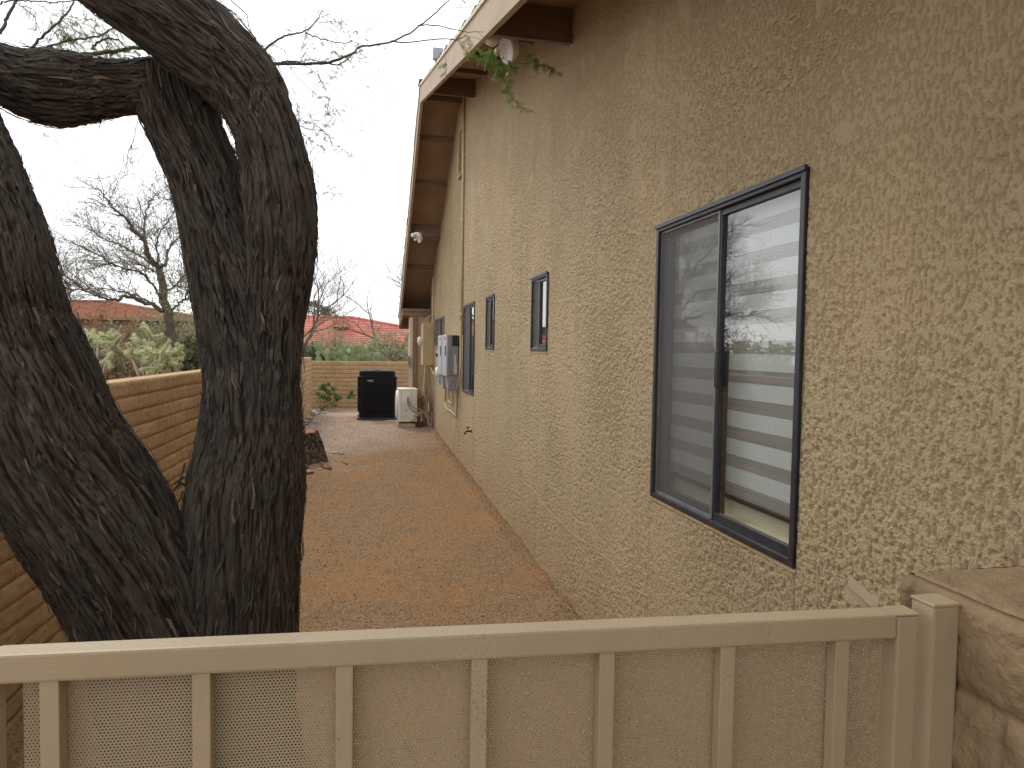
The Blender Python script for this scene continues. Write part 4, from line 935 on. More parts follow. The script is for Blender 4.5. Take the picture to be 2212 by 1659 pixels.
b_ = MB(bc.location); loft(b_, [(rrect(ax0-.004, ax1+.004, ay0-.008, ay0+.776, .09), gz+H1+.0005), (rrect(ax0-.004, ax1+.004, ay0-.008, ay0+.776, .09), gz+H1+.02), (rrect(ax0+.035, ax1-.035, ay0+.035, ay0+.735, .1), gz+H1+.03),
        (rrect(ax0+.035, ax1-.035, ay0+.035, ay0+.735, .1), gz+H1+.125), (rrect(ax0+.055, ax1-.055, ay0+.055, ay0+.715, .1), gz+H1+.14)]); b_.build('fan_hood', M['black_pl'], bc)
b_ = MB(bc.location)
for k in range(9): b_.tube([(axc+.3*math.cos(a_/18*math.pi)*k/9, ayc+.3*math.sin(a_/18*math.pi)*k/9, gz+H1+.145) for a_ in range(37)], .003, 4, False)
b_.build('fan_guard', M['inv_dark'], bc)
b_ = MB(bc.location); b_.box(ax0+.20, ax0+.32, ay0-.0105, ay0-.007, gz+H1-.085, gz+H1-.045, .001)
for x_ in (): b_.lathe([(.006, 0), (.006, .004)], (x_, ay0-.003, gz+H1-.02), (0, -1, 0), 8)
b_.build('badge', pm('badge_silver', (.12, .12, .12), (.26, .26, .26), 90, .4), bc)

# white mini split outdoor unit on a concrete block
gz = Gf(13.5); sx0, sx1, sy0, sy1 = .70, 1.045, 13.5, 14.1; z0, z1 = gz+.115, gz+.725
pad = MB((.88, 13.8, gz)); pad.box(sx0-.015, sx1-.03, sy0-.01, sy1+.05, gz-.03, gz+.085, .008); po = pad.build('concrete_block', M['concrete'], None); po.location = (.88, 13.8, gz)
tag(po, 'low concrete block pad under the white outdoor unit', 'pad')
ms = empty('mini_split_unit', ((sx0+sx1)/2, (sy0+sy1)/2, gz+.085), 'cream white outdoor unit on a concrete pad next to the black condenser', 'air conditioner')
b_ = MB(ms.location); b_.box(sx0, sx1, sy0, sy1, z0, z1-.012, .014); b_.build('casing', M['ac_white'], ms)
b_ = MB(ms.location); b_.box(sx0-.006, sx1+.006, sy0-.006, sy1+.006, z1-.0115, z1+.008, .006); b_.build('top_panel', M['ac_white'], ms)
b_ = MB(ms.location)   # fan grille bulging on the yard side
b_.lathe([(.27, 0), (.27, .02), (.255, .035), (.20, .045), (.05, .05)], (sx0+.001, 13.80, (z0+z1)/2+.01), (-1, 0, 0), 32); b_.build('fan_grille', M['white_pl'], ms)
b_ = MB(ms.location)
yf = sy0-.0005
for (xa, xb, za, zb, t_) in ((.755, .90, .07, .36, .006), (.93, 1.02, .02, .56, .005), (.735, .75, .03, .57, .004)): b_.box(xa, xb, yf-t_, yf, z0+za, z0+zb, .004)
b_.build('pressed_panel', pm('shaded_cream_metal', (.58, .55, .47), (.64, .61, .53), 4, .4), ms)  # same paint as the casing, darkened to stand for relief shading
b_ = MB(ms.location); b_.box(.845, .915, yf-.012, yf-.0005, z0+.44, z0+.53, .004); b_.box(.845, .915, yf-.022, yf-.0122, z0+.38, z0+.438, .006); b_.build('terminal_cover', M['ac_white'], ms)
b_ = MB(ms.location); b_.box(.90, .985, yf-.055, yf-.0065, z0+.03, z0+.15, .006); b_.build('valve_cover', M['ac_cream'], ms)
b_ = MB(ms.location); b_.box(.815, .86, yf-.0085, yf-.0062, z0+.20, z0+.245); b_.build('label', M['sticker_grey'], ms)
for (x_, y_) in ((.72, sy0+.03), (1.0, sy0+.03), (.72, sy1-.05), (1.0, sy1-.05)):
    b_ = MB(ms.location); b_.box(x_-.02, x_+.02, y_-.02, y_+.02, gz+.086, z0, .003); b_.build('foot', M['base_pl'], ms)
# hoses and line set by the unit
def path_obj(name, pts, rad, mat, label, cat, y=None, x=None, sides=8, group=None):
    P = [p if len(p) == 3 else (tuple(aty(p[0], p[1], y)) if y is not None else tuple(atx(p[0], p[1], x))) for p in pts]
    C = catmull(P, max(8, len(P)*6)); c0 = Vector(C[len(C)//2]); b_ = MB(c0); b_.tube([Vector(c) for c in C], rad, sides); o = b_.build(name, mat); o.location = c0
    return tag(o, label, cat, group)
zi = lambda x, y: ((1150+x/4.253)/1.3562, (900+y/4.253)/1.3562)
hz = Vector((1.1, 13.42, gz))
lines = empty('refrigerant_lines', hz, 'grey hoses and wrapped pipes looping from the white unit to the wall corner', 'hoses')
def hose(name, pts, rad, mat, y=13.42, y2=None):
    P = [tuple(aty(*zi(*p), y+((y2 or y)-y)*i/(len(pts)-1))) for i, p in enumerate(pts)]; C = catmull(P, len(P)*6); b_ = MB(hz); b_.tube([Vector(c) for c in C], rad, 8); b_.build(name, mat, lines)
hose('flexible_conduit', [(192,1115), (200,1180), (250,1240), (330,1275), (420,1300), (510,1330)], .010, M['cable_grey'], 13.46, 13.35)
hose('flexible_conduit', [(185,1115), (190,1200), (230,1270), (300,1310), (400,1320)], .010, M['cable_grey'], 13.45, 13.4)
hose('insulated_pipe', [(290,1345), (340,1310), (400,1330), (440,1400), (465,1490)], .016, M['insul'])
hose('insulated_pipe', [(290,1365), (350,1330), (420,1340), (480,1400), (490,1505)], .016, M['insul'])
hose('insulated_pipe', [(300,1325), (360,1305), (430,1335), (455,1430), (480,1500)], .013, M['insul'])
hose('drain_pipe', [(350,1330), (370,1380), (385,1430)], .006, pm('orange_tube', (.5, .16, .08), None), 13.38); hose('drain_pipe', [(355,1340), (360,1400), (345,1425)], .006, M['ac_cream'], 13.37)
for i in range(9):
    cx_, cy_ = 370+tr.uniform(-14, 14), 1190+tr.uniform(-40, 40); rr_ = tr.uniform(18, 42); hose('tangled_cable', [(cx_+rr_*math.cos(a_*.9+i)*.6, cy_+rr_*math.sin(a_*.9+i)) for a_ in range(9)], .0025, M['cable_black'], 13.45)
hose('tangled_cable', [(470,1130), (500,1150), (525,1155)], .003, M['cable_grey'], 13.3)
chz = aty(*zi(440, 1200), 13.52)
ch = empty('pipe_chase', chz, 'bundle of upright pipes below the electrical panel at the wall corner', 'pipes')
def cpipe(name, pts, rad, mat, y=13.52):
    C = catmull([tuple(aty(*zi(*p), y)) for p in pts], len(pts)*6); b_ = MB(chz); b_.tube([Vector(c) for c in C], rad, 8); b_.build(name, mat, ch)
cpipe('pipe', [(405,735), (400,850), (392,950), (385,1010), (380,1100)], .014, M['beige_pipe']); cpipe('pipe', [(435,740), (445,820), (465,900), (462,1100), (455,1300), (460,1500)], .013, M['cable_grey'], 13.5)
cpipe('pipe', [(448,1180), (450,1300)], .012, M['ac_cream'], 13.45); cpipe('pipe', [(420,860), (415,1000), (425,1150), (420,1290)], .02, pm('peeling_pipe', (.28, .16, .08), (.5, .38, .22), 40, .9), 13.56)
cpipe('pipe', [(410,1000), (395,1060), (405,1120), (385,1180)], .010, M['insul'], 13.5); cpipe('pipe', [(490,1330), (500,1400), (505,1510)], .022, M['insul'], 13.48)
wp = path_obj('drain_pipe', [atz(*zi(-5,1417), gz+.02), atz(*zi(-30,1419), gz+.02), atz(*zi(-55,1421), gz+.02)], .008, M['white_pl'], 'short white pipe lying on the gravel beside the white unit', 'pipe')

# ------------------------------------------------------------------ electrical gear on the wall
PB = Vector((WX, 13.6, 1.84)); pnl = empty('electrical_panel', PB, 'tall tan electrical panel box with round meter at the far wall corner', 'electrical panel')
b_ = MB(PB); b_.box(1.15, WX-.008, 13.48, 13.85, 1.44, 2.24, .006); b_.build('box', M['panelbox'], pnl)
b_ = MB(PB); b_.box(1.135, 1.1495, 13.49, 13.84, 1.45, 2.23, .004); b_.build('door', M['beige_pipe'], pnl)
b_ = MB(PB); b_.lathe([(.08, 0), (.08, .055), (.075, .075), (.03, .085)], (1.134, 13.66, 1.90), (-1, 0, 0), 24); b_.build('meter', M['ac_white'], pnl)
b_ = MB(PB); C = catmull([(1.25, 13.55, 2.24), (1.24, 13.55, 2.31), (1.28, 13.56, 2.36), (1.33, 13.57, 2.37)], 16); b_.tube([Vector(c) for c in C], .028, 10); b_.build('elbow', M['cable_grey'], pnl)
path_obj('conduit_pipe', [(1.315, 13.5, 2.24), (1.318, 13.52, 2.45), (1.322, 13.54, 2.62), (1.327, 13.56, 2.8), (1.33, 13.56, 3.1)], .014, M['beige_pipe'], 'short beige conduit rising from the electrical panel to the eave', 'conduit')
GBP = Vector((.925, 14.17, 1.5)); gb = MB(GBP); gb.box(.905, .945, 14.12, 14.187, 1.40, 1.60, .004); gb.tube([(.918, 14.15, 1.40), (.918, 14.15, .9), (.93, 14.15, .5)], .008, 6); o = gb.build('switch_box', M['cable_grey'], None); o.location = GBP
tag(o, 'small grey disconnect box and cable on the porch post', 'electrical box')

def inverter(y0, y1, label, full=True):
    P = Vector((WX, (y0+y1)/2, 1.66)); t = empty('solar_inverter', P, label, 'inverter', 'grey inverters on the wall')
    b_ = MB(P); b_.box(1.192, WX-.012, y0, y1, 1.38, 1.95, .012); b_.build('body', M['inv_side'], t)
    b_ = MB(P); b_.box(1.160, 1.1915, y0-.004, y1+.004, 1.372, 1.955, .012); b_.build('front_cover', M['inv_front'], t)
    b_ = MB(P); b_.box(1.247, 1.338, y0-.005, y0-.0008, 1.795, 1.945, .001); b_.build('display', M['inv_dark'], t)
    b_ = MB(P); yy = y0-.0035
    zz_ = [(1.232, 1.94), (1.232, 1.80), (1.212, 1.77), (1.212, 1.56), (1.232, 1.53), (1.232, 1.385)]
    for (a, b2) in zip(zz_[:-1], zz_[1:]): b_.tube([(a[0], yy, a[1]), (b2[0], yy, b2[1])], .0035, 6)
    b_.build('seam', M['cable_grey'], t)
    b_ = MB(P); b_.box(1.275, 1.305, y0-.0028, y0-.0008, 1.56, 1.68); b_.box(1.273, 1.317, y0-.004, y0-.003, 1.41, 1.555); b_.build('sticker', M['sticker'], t)
    b_ = MB(P); b_.box(1.1575, 1.1595, y0+.10, y0+.22, 1.88, 1.925); b_.build('logo', M['red'], t)
    b_ = MB(P); b_.box(1.1545, 1.1595, y0+.01, y0+.10, 1.66, 1.80, .001); b_.build('handle_recess', M['inv_dark'], t)
    # tapering wiring box below
    b_ = MB(P); b_.prism([(y0+.01, 1.379), (y1-.01, 1.379), (y1-.1, 1.22), (y0+.02, 1.17)], 'x', 1.20, WX-.012); b_.build('wiring_box', M['inv_side'], t)
    return t
inverter(9.96, 10.42, 'nearer grey wall mounted inverter with dark screen and cream stickers beside the tall window')
inverter(10.56, 11.02, 'farther grey inverter, mounted just behind the first one with the dark screen')
GP = Vector((WX, 11.55, 1.55)); gbx = empty('disconnect_box', GP, 'small blue grey disconnect box with black handle beside the farther inverter', 'electrical box')
b_ = MB(GP); b_.box(1.21, WX-.012, 11.35, 11.72, 1.48, 1.72, .006); b_.build('box', M['greybox'], gbx); b_ = MB(GP); b_.box(1.17, 1.209, 11.40, 11.47, 1.63, 1.68, .004); b_.build('handle', M['inv_dark'], gbx)
MP = Vector((WX, 11.6, 1.40)); mbx = empty('meter_box', MP, 'round cream meter with grey boxes hanging under the disconnect box', 'meter'); b_ = MB(MP); b_.lathe([(.085, 0), (.085, .10), (.07, .12)], (1.29, 11.45, 1.38), (-1, 0, 0), 20); b_.build('meter', M['ac_white'], mbx)
b_ = MB(MP); b_.box(1.22, WX-.012, 11.40, 11.6, 1.19, 1.28, .005); b_.build('box', M['greybox'], mbx); b_ = MB(MP); b_.box(1.24, WX-.012, 11.05, 11.2, 1.16, 1.26, .005); b_.build('box', M['greybox'], mbx)
zv = lambda x, y: ((1230+x/5.025)/1.3562, (950+y/5.025)/1.3562)
def wallpipe(pts, rad, label, off=.02, mat='beige_pipe', group=None, cat='conduit', conv=zv): return path_obj('conduit_pipe', [conv(*p) for p in pts], rad, M[mat], label, cat, x=WX-off, group=group)
wallpipe([(610,-40), (605,160), (602,560), (598,680), (575,830), (545,965)], .014, 'beige conduit dropping past the nearer inverter and bending in under it', .035)
wallpipe([(375,900), (372,1050), (368,1150), (395,1240), (455,1280), (520,1345)], .011, 'beige conduit looping low below the inverters in a long curve')
wallpipe([(415,980), (420,1080), (430,1130), (465,1170)], .010, 'short curved beige conduit between the long loop and the straight drop')
wallpipe([(475,1010), (476,1090), (478,1185)], .010, 'short straight beige conduit under the farther inverter')
wallpipe([(545,1015), (538,1180), (532,1375)], .014, 'thick straight beige conduit running down from the nearer inverter')
wallpipe([(125,560), (150,575), (180,680), (215,740)], .013, 'beige conduit bending from the electrical panel toward the round meter', .05)
wallpipe([(555,1380), (540,1500), (520,1650), (500,1900)], .003, 'thin dark cable dropping from the conduits to the ground', .006, 'cable_grey', cat='cable')
# tall riser pipe
P = Vector((WX-.02, 9.62, 3.0)); rp = MB(P); rp.tube([(WX-.022, 9.64, 1.95), (WX-.022, 9.64, 5.14)], .017, 10); 
for z in (2.2, 3.45, 4.4): rp.lathe([(.021, 0), (.024, .01), (.024, .035), (.021, .045)], (WX-.022, 9.64, z), (0, 0, 1), 12); rp.box(WX-.012, WX, 9.60, 9.68, z-.06, z-.04)
o = rp.build('conduit_pipe', M['beige_pipe'], None); o.location = P; tag(o, 'tall straight beige conduit rising up the wall to the roof ridge', 'conduit')
# faucet
P = Vector((WX, 8.72, .75)); fc = empty('garden_faucet', P, 'small rusty garden faucet sticking out of the lower house wall', 'faucet')
b_ = MB(P); b_.tube([(WX+.01, 8.72, .745), (WX-.07, 8.72, .745), (WX-.085, 8.72, .735), (WX-.09, 8.72, .705)], .012, 8); b_.build('spout', M['rust'], fc)
b_ = MB(P); b_.tube([(WX-.05, 8.72, .75), (WX-.055, 8.72, .79)], .006, 6); b_.lathe([(.028, 0), (.03, .004), (.028, .01)], (WX-.056, 8.72, .79), (0, 0, 1), 10); b_.build('handle', M['rust'], fc)
# thin cable stapled along the lower wall
zc = lambda x, y: ((850+x/2.0733)/1.3562, (1050+y/2.0733)/1.3562)
o = path_obj('wall_cable', [zc(*p) for p in ((1020,395), (1100,450), (1180,530), (1280,605), (1370,710), (1470,795), (1550,900), (1660,1010), (1750,1090), (1800,1120), (1866,1152))]+[(1290,1192), (1322,1214), (1338,1235), (1352,1236)], .0022, M['stucco_plain'], 'thin tan cable sagging along the lower part of the house wall', 'cable', x=WX-.008, sides=6)
# roof mast box
P = aty(940, 160, 11.0); rm = empty('roof_junction_box', P, 'small grey box on a short pipe standing above the roof ridge', 'electrical box')
b_ = MB(P); t_ = aty(946, 117, 11.0); b_.box(t_.x-.075, t_.x+.075, 10.97, 11.04, t_.z-.085, t_.z+.085, .004); b_.build('box', M['greybox'], rm)
b_ = MB(P); q_ = aty(942, 150, 11.0); b_.tube([(q_.x, 11, t_.z-.085), (q_.x, 11, dk(11)+.02)], .016, 8); b_.build('pipe', M['greybox'], rm)

# floodlights
def flood(P, label, s=1.0):
    t = empty('floodlight', P, label, 'floodlight', 'white security floodlights under the eave')
    b_ = MB(P); b_.lathe([(.055*s, 0), (.055*s, -.02*s), (.035*s, -.04*s), (.02*s, -.05*s)], P, (0, 0, 1), 20); b_.build('mount', M['white_pl'], t)
    # hooded lamp housing: flat tilted shell
    b_ = MB(P); c = P+Vector((.02, -.01, -.085))*s; axv = Vector((-.62, -.25, -.45)).normalized()
    b_.lathe([(.03*s, -.045*s), (.055*s, -.035*s), (.066*s, 0), (.070*s, .022*s), (.060*s, .024*s), (.055*s, .015*s)], c, axv, 24, .8, 1.15); b_.build('lamp_head', M['white_pl'], t)
    b_ = MB(P); b_.blob(P+Vector((-.075, -.01, -.045))*s, (.038*s, .038*s, .036*s), 3, 3, .04); b_.tube([P+Vector((-.03, -.005, -.03))*s, P+Vector((-.07, -.01, -.045))*s], .014*s, 8); b_.build('motion_sensor', M['white_pl'], t)
    b_ = MB(P); b_.blob(P+Vector((-.045, -.015, -.11))*s, (.017*s, .017*s, .024*s), 5, 2, .04); b_.build('lens', M['ac_white'], t)
    return t
Pn = atx(1090, 74, .945)
flood(Vector(Pn)+Vector((0, -.02, 0)), 'larger white floodlight with round sensor mounted near the front end of the eave', 1.25)
P2 = atx(903, 503, .88)
flood(Vector(P2), 'small distant white floodlight under the lower far part of the eave')

# ------------------------------------------------------------------ rocks, sticks, small plants
def rock(px, py, wpx, hpx, z, mat, label, y_ratio=.7, seed=1):
    p = atz(px, py+hpx*.45, z); dd = (p-CAM).dot(FW); rw = wpx/2/F_PX*dd; rh = hpx/2/F_PX*dd*.95
    b_ = MB(); b_.blob((0, 0, rh*.75), (rw, rw*y_ratio, rh), seed, 3, .22); o = b_.build('rock', M[mat]); o.location = (p.x, p.y, ground_zf(p.x, p.y)); tag(o, label, 'rock')
def ground_zf(x, y): return float(ground_z(np.array([x]), np.array([y]))[0])
zr = lambda x, y: ((860+x/6.91)/1.3562, (1180+y/6.91)/1.3562)
for i, (x, y, w_, h_, mt, lb) in enumerate([(205,1300,160,100,'rock_red','rounded brown rock resting above the flat pink one near the stump'), (275,1402,270,75,'rock_red','long flat pink rock on the ground beside the big trunk'), (530,1362,90,45,'rock_tan','small pale pebble rock alone in front of the stump'),
        (835,1045,150,50,'rock_tan','smooth cream rock touching the right foot of the stump'), (975,1065,120,45,'rock_blue','dark blue grey rock right of the cream rock'), (500,150,80,60,'rock_grey','round grey rock in the far left corner of the yard'),
        (345,170,70,60,'rock_red','small reddish rock at the foot of the left wall corner'), (630,200,90,45,'rock_grey','flat pale rock under the small green bush'), (855,158,65,50,'rock_grey','round grey rock in front of the far wall right of the bush'), (400,215,120,70,'rock_grey','wide grey rock behind the fallen sticks')]):
    px, py = zr(x, y); rock(px, py, w_/6.91/1.3562, h_/6.91/1.3562, .26 if y < 300 else Gf(9.2), mt, lb, seed=i)
def stick(name, polys, label, z):
    P0 = atz(*zr(*polys[0][0]), z); b_ = MB(P0)
    for pl in polys:
        C = catmull([tuple(atz(*zr(*p), z)) for p in pl], len(pl)*5); b_.tube([Vector(c) for c in C], [.014-.010*i/(len(C)-1) for i in range(len(C))], 6)
    o = b_.build(name, M['deadwood']); o.location = P0; tag(o, label, 'branch')
stick('fallen_branch', [[(60,510), (180,470), (270,430), (310,390), (360,340), (430,270), (520,215), (570,190)], [(360,330), (270,320), (150,330)], [(430,260), (330,250)], [(520,215), (560,170)]], 'long forked dead branch lying on the gravel toward the far corner', .28)
stick('fallen_branch', [[(60,410), (150,395), (260,390), (360,405), (450,410), (500,375)], [(260,450), (320,450), (190,470)]], 'curved dead branch lying nearest the stump on the gravel', .27)

def leaf_cloud(mb_, c, r, n, size, rnd, flat=.5, dirb=None):
    for _ in range(n):
        while True:
            v = Vector((rnd.uniform(-1, 1), rnd.uniform(-1, 1), rnd.uniform(-1, 1)))
            if v.length < 1: break
        p = Vector((c[0]+v.x*r[0], c[1]+v.y*r[1], c[2]+v.z*r[2])); s_ = size*rnd.uniform(.6, 1.4)
        a = Vector((rnd.uniform(-1, 1), rnd.uniform(-1, 1), rnd.uniform(-1, 1))).normalized(); b_ = a.orthogonal().normalized()*s_*flat; a = a*s_
        mb_.add([p-a, p+b_, p+a, p-b_], [(0, 1, 2, 3)])
# green bush at the far wall
rs_ = random.Random(21); bp_ = aty(690, 890, 17.3); P = Vector((bp_.x, 17.35, .26)); gbush = empty('green_bush', P, 'small leafy green bush growing against the far wall', 'bush')
ST = MB(P); LV = MB(P)
zb = lambda x, y: ((860+x/5.53)/1.3562, (1020+y/5.53)/1.3562)
for (x, y) in ((560,580), (480,600), (650,670), (590,740), (510,670), (400,745), (940,700), (950,770), (900,790), (760,800), (690,830), (560,820), (640,900), (680,760), (560,700), (450,640), (720,810), (480,780), (660,940)):
    tip = aty(*zb(x, y), 17.3+rs_.uniform(-.12, .1)); base = Vector((P.x+rs_.uniform(-.1, .12), 17.35, .26)); mid = (tip+base)/2+Vector((rs_.uniform(-.06, .06), 0, rs_.uniform(0, .08)))
    C = catmull([tuple(base), tuple(mid), tuple(tip)], 9); ST.tube([Vector(c) for c in C], [.007-.0006*i for i in range(9)], 5)
    leaf_cloud(LV, tip, (.07, .06, .06), 26 if y < 830 else 9, .032, rs_, .65); leaf_cloud(LV, mid, (.09, .06, .1), 4, .018, rs_, .6)
ST.build('stem', M['insul'], gbush); LV.build('foliage', M['leaf_grn'], gbush)

# ------------------------------------------------------------------ vegetation beyond the walls
def bare_tree(name, base, height, spread, seed, label, lean=(0, 0), trunk_r=.11, depth=7, mat='far_twig', leaves=None, nleaf=0, lsize=.012, group='trees beyond the wall', up=.55, minlen=.12):
    rnd = random.Random(seed); t = empty(name, base, label, 'tree', group)
    TR = MB(base); BR = MB(base); LV = MB(base)
    def grow(p, d, L, r_, lev):
        q_ = [p]; n = 4
        for k in range(n):
            d = (d+Vector((rnd.uniform(-1, 1), rnd.uniform(-1, 1), rnd.uniform(-.6, .8)))*(.16 if lev < 2 else .22)).normalized(); q_.append(q_[-1]+d*L/n)
        (TR if lev == 0 else BR).tube(q_, [r_*(1-.32*k/n) for k in range(n+1)], 7 if lev < 2 else (4 if lev < 4 else 3), False)
        if lev >= depth or L < minlen:
            if leaves:
                for _ in range(nleaf): leaf_cloud(LV, q_[rnd.randint(1, n)], (.06, .06, .06), 1, lsize, rnd, .45)
            return
        nb = 3 if lev < 4 else rnd.choice((2, 3))
        for b_ in range(nb):
            ax = Vector((rnd.uniform(-1, 1), rnd.uniform(-1, 1), rnd.uniform(-.35, .75)))*spread
            nd = (d*up*1.6+ax).normalized(); src = q_[n] if b_ < 2 else q_[rnd.randint(2, n-1)]
            grow(src, nd, L*rnd.uniform(.62, .86), r_*.66*rnd.uniform(.7, 1), lev+1)
    grow(Vector(base), Vector((lean[0], lean[1], 1)).normalized(), height*.30, trunk_r, 0)
    TR.build('trunk', M[mat], t); BR.build('branch', M[mat], t)
    if leaves: LV.build('foliage', M[leaves], t)
    return t
def gnd(x, y): return ground_zf(x, y)
def at_g(px, y): p = aty(px, 740, y); return Vector((p.x, y, gnd(p.x, y)-.02))
# big leafless tree traced by main limbs, with fine twig spray
def spray_tree():
    y = 13.0; base = at_g(395, y); t = empty('bare_mesquite', base, 'large leafless spreading tree with dark limbs standing behind the left wall', 'tree', 'trees beyond the wall')
    TR = MB(base); BR = MB(base); LV = MB(base); rnd = random.Random(5)
    zt = lambda x, yy: ((0+x/2.552)/1.3562, (500+yy/2.552)/1.3562)
    def path(pts, w0, w1, dy=0.0, mbx=None):
        P = [tuple(aty(*zt(*p), y+dy*i/(len(pts)-1))) for i, p in enumerate(pts)]; C = catmull(P, len(P)*6); n = len(C)
        C += np.random.RandomState(rnd.randint(0, 9999)).normal(size=C.shape)*.012
        (mbx or BR).tube([Vector(c) for c in C], [(w0+(w1-w0)*i/(n-1))*.31 for i in range(n)], 6, False); return C
    trunk = path([(1300,1560), (1290,1300), (1270,1100), (1235,1000), (1215,850), (1190,720)], .30, .20, 0, TR)
    limbs = [path([(1190,720), (1110,640), (1080,520), (1000,440), (950,370), (860,290), (790,200), (720,120)], .15, .02, -1.2), path([(1110,640), (1090,540), (1075,450), (1090,330), (1120,230), (1190,160)], .10, .02, 1.5),
             path([(1190,720), (1240,690), (1250,600), (1300,540), (1360,480), (1370,400)], .10, .02, .8), path([(1240,1060), (1100,990), (950,940), (880,965), (780,960), (640,900), (540,830)], .13, .02, -1.5),
             path([(1235,1000), (1150,860), (1050,760), (900,720), (750,640), (600,560)], .08, .012, -1), path([(1150,700), (1050,640), (950,580), (800,520), (650,430), (560,400)], .07, .012, 1.2),
             path([(1260,900), (1330,840), (1400,760), (1440,720)], .06, .015, .3), path([(1210,800), (1150,750), (1000,690), (800,700), (640,740)], .06, .012, 1.5), path([(1240,1060), (1050,950), (900,900), (700,880), (520,900)], .07, .012, .6),
             path([(1190,720), (1180,640), (1170,540), (1220,430), (1290,330), (1310,250)], .06, .012, -.8), path([(1280,1050), (1380,960), (1440,880), (1500,860)], .07, .02, -.6), path([(525,960), (520,880), (470,800), (430,740), (380,690)], .05, .01, 0), path([(525,960), (420,940), (380,900)], .03, .01, 0)]
    def tw(p, d, L, lev):
        q_ = [p]
        for k in range(3): d = (d+Vector((rnd.uniform(-.3, .3), rnd.uniform(-.3, .3), rnd.uniform(-.25, .3)))).normalized(); q_.append(q_[-1]+d*L/3)
        BR.tube(q_, [.0050-.0014*lev, .004-.0011*lev, .0034-.001*lev, .0025-.0007*lev], 3, False)
        if lev < 2:
            for _ in range(3): tw(q_[rnd.randint(1, 3)], (d+Vector((rnd.uniform(-1, 1), rnd.uniform(-1, 1), rnd.uniform(-.6, .6)))*.8).normalized(), L*.6, lev+1)
        elif rnd.random() < .6: leaf_cloud(LV, q_[3], (.05, .05, .05), 1, .016, rnd, .4)
    for C in limbs:
        n = len(C)
        for _ in range(40):
            i = rnd.randint(n//5, n-2); p = Vector(C[i]); t_ = (Vector(C[i+1])-p).normalized(); tw(p, (t_*.9+Vector((rnd.uniform(-1, 1)-.25, rnd.uniform(-1, 1), rnd.uniform(-.3, .9)))*.7).normalized(), rnd.uniform(.28, .6), 0)
    for _ in range(60):   # mistletoe-like tufts and greenery low in the crown
        p = aty(*zt(rnd.uniform(1150, 1500), rnd.uniform(760, 1150)), y+rnd.uniform(-.6, .8)); leaf_cloud(LV, p, (.2, .2, .16), 22, .022, rnd, .4)
    for (x, yy) in ((960,510), (1080,730), (1170,680), (1070,600), (940,740)): leaf_cloud(LV, aty(*zt(x, yy), y), (.09, .09, .09), 45, .022, rnd, .5)
    TR.build('trunk', M['far_twig'], t); BR.build('branch', M['far_twig'], t); LV.build('foliage', M['leaf_olive'], t)
spray_tree()
b2 = at_g(905, 30)
bare_tree('bare_tree', at_g(868, 30), 6.3, 1.0, 8, 'hazy leafless tree rising behind the right end of the red roof', lean=(-.15, 0), trunk_r=.14, depth=8, minlen=.11)
bare_tree('bare_tree', at_g(640, 26), 5.6, .9, 14, 'thin hazy bare tree showing just right of the big trunk', lean=(.05, 0), trunk_r=.09, depth=8, minlen=.11)
# trees seen only as reflections in the big window and at the left
def leafy_tree(name, base, h, r_, seed, label, mat, n=2600, size=.09, group='trees beyond the wall', trunk=True):
    rnd = random.Random(seed); t = empty(name, base, label, 'tree', group); TR = MB(base); LV = MB(base); base = Vector(base)
    top = base+Vector((0, 0, h*.55)); TR.tube([base, base+Vector((.05, 0, h*.25)), top], [.16, .12, .07], 7)
    for _ in range(34):
        v = Vector((rnd.gauss(0, 1), rnd.gauss(0, 1), rnd.gauss(0, .8))).normalized()*rnd.uniform(.45, 1); c = base+Vector((v.x*r_, v.y*r_, h*.66+v.z*h*.33)); TR.tube([top-Vector((0, 0, h*.1)), (top+c)/2+Vector((0, 0, .1)), c], [.05, .025, .01], 4)
        rr_ = r_*rnd.uniform(.2, .38); leaf_cloud(LV, c, (rr_, rr_, rr_*.75), n//34, size, rnd, .5)
    TR.build('trunk', M['twig'], t); LV.build('foliage', M[mat], t)
leafy_tree('evergreen_tree', at_g(684, 50), (aty(684, 647, 50).z-at_g(684, 50).z)*1.16, 1.5, 3, 'dense rounded dark green tree behind the red tiled roof', 'leaf_dark', 7000, .055)
bare_tree('bare_tree', (-7.5, 12.5, 0), 5.0, 1.0, 31, 'bare spreading tree mirrored in the large window', trunk_r=.12, depth=7, minlen=.16)
leafy_tree('evergreen_tree', (-13.5, 13.5, -.3), 5.6, 1.5, 7, 'tall green tree mirrored in the right part of the large window', 'leaf_dark', 4000, .07)

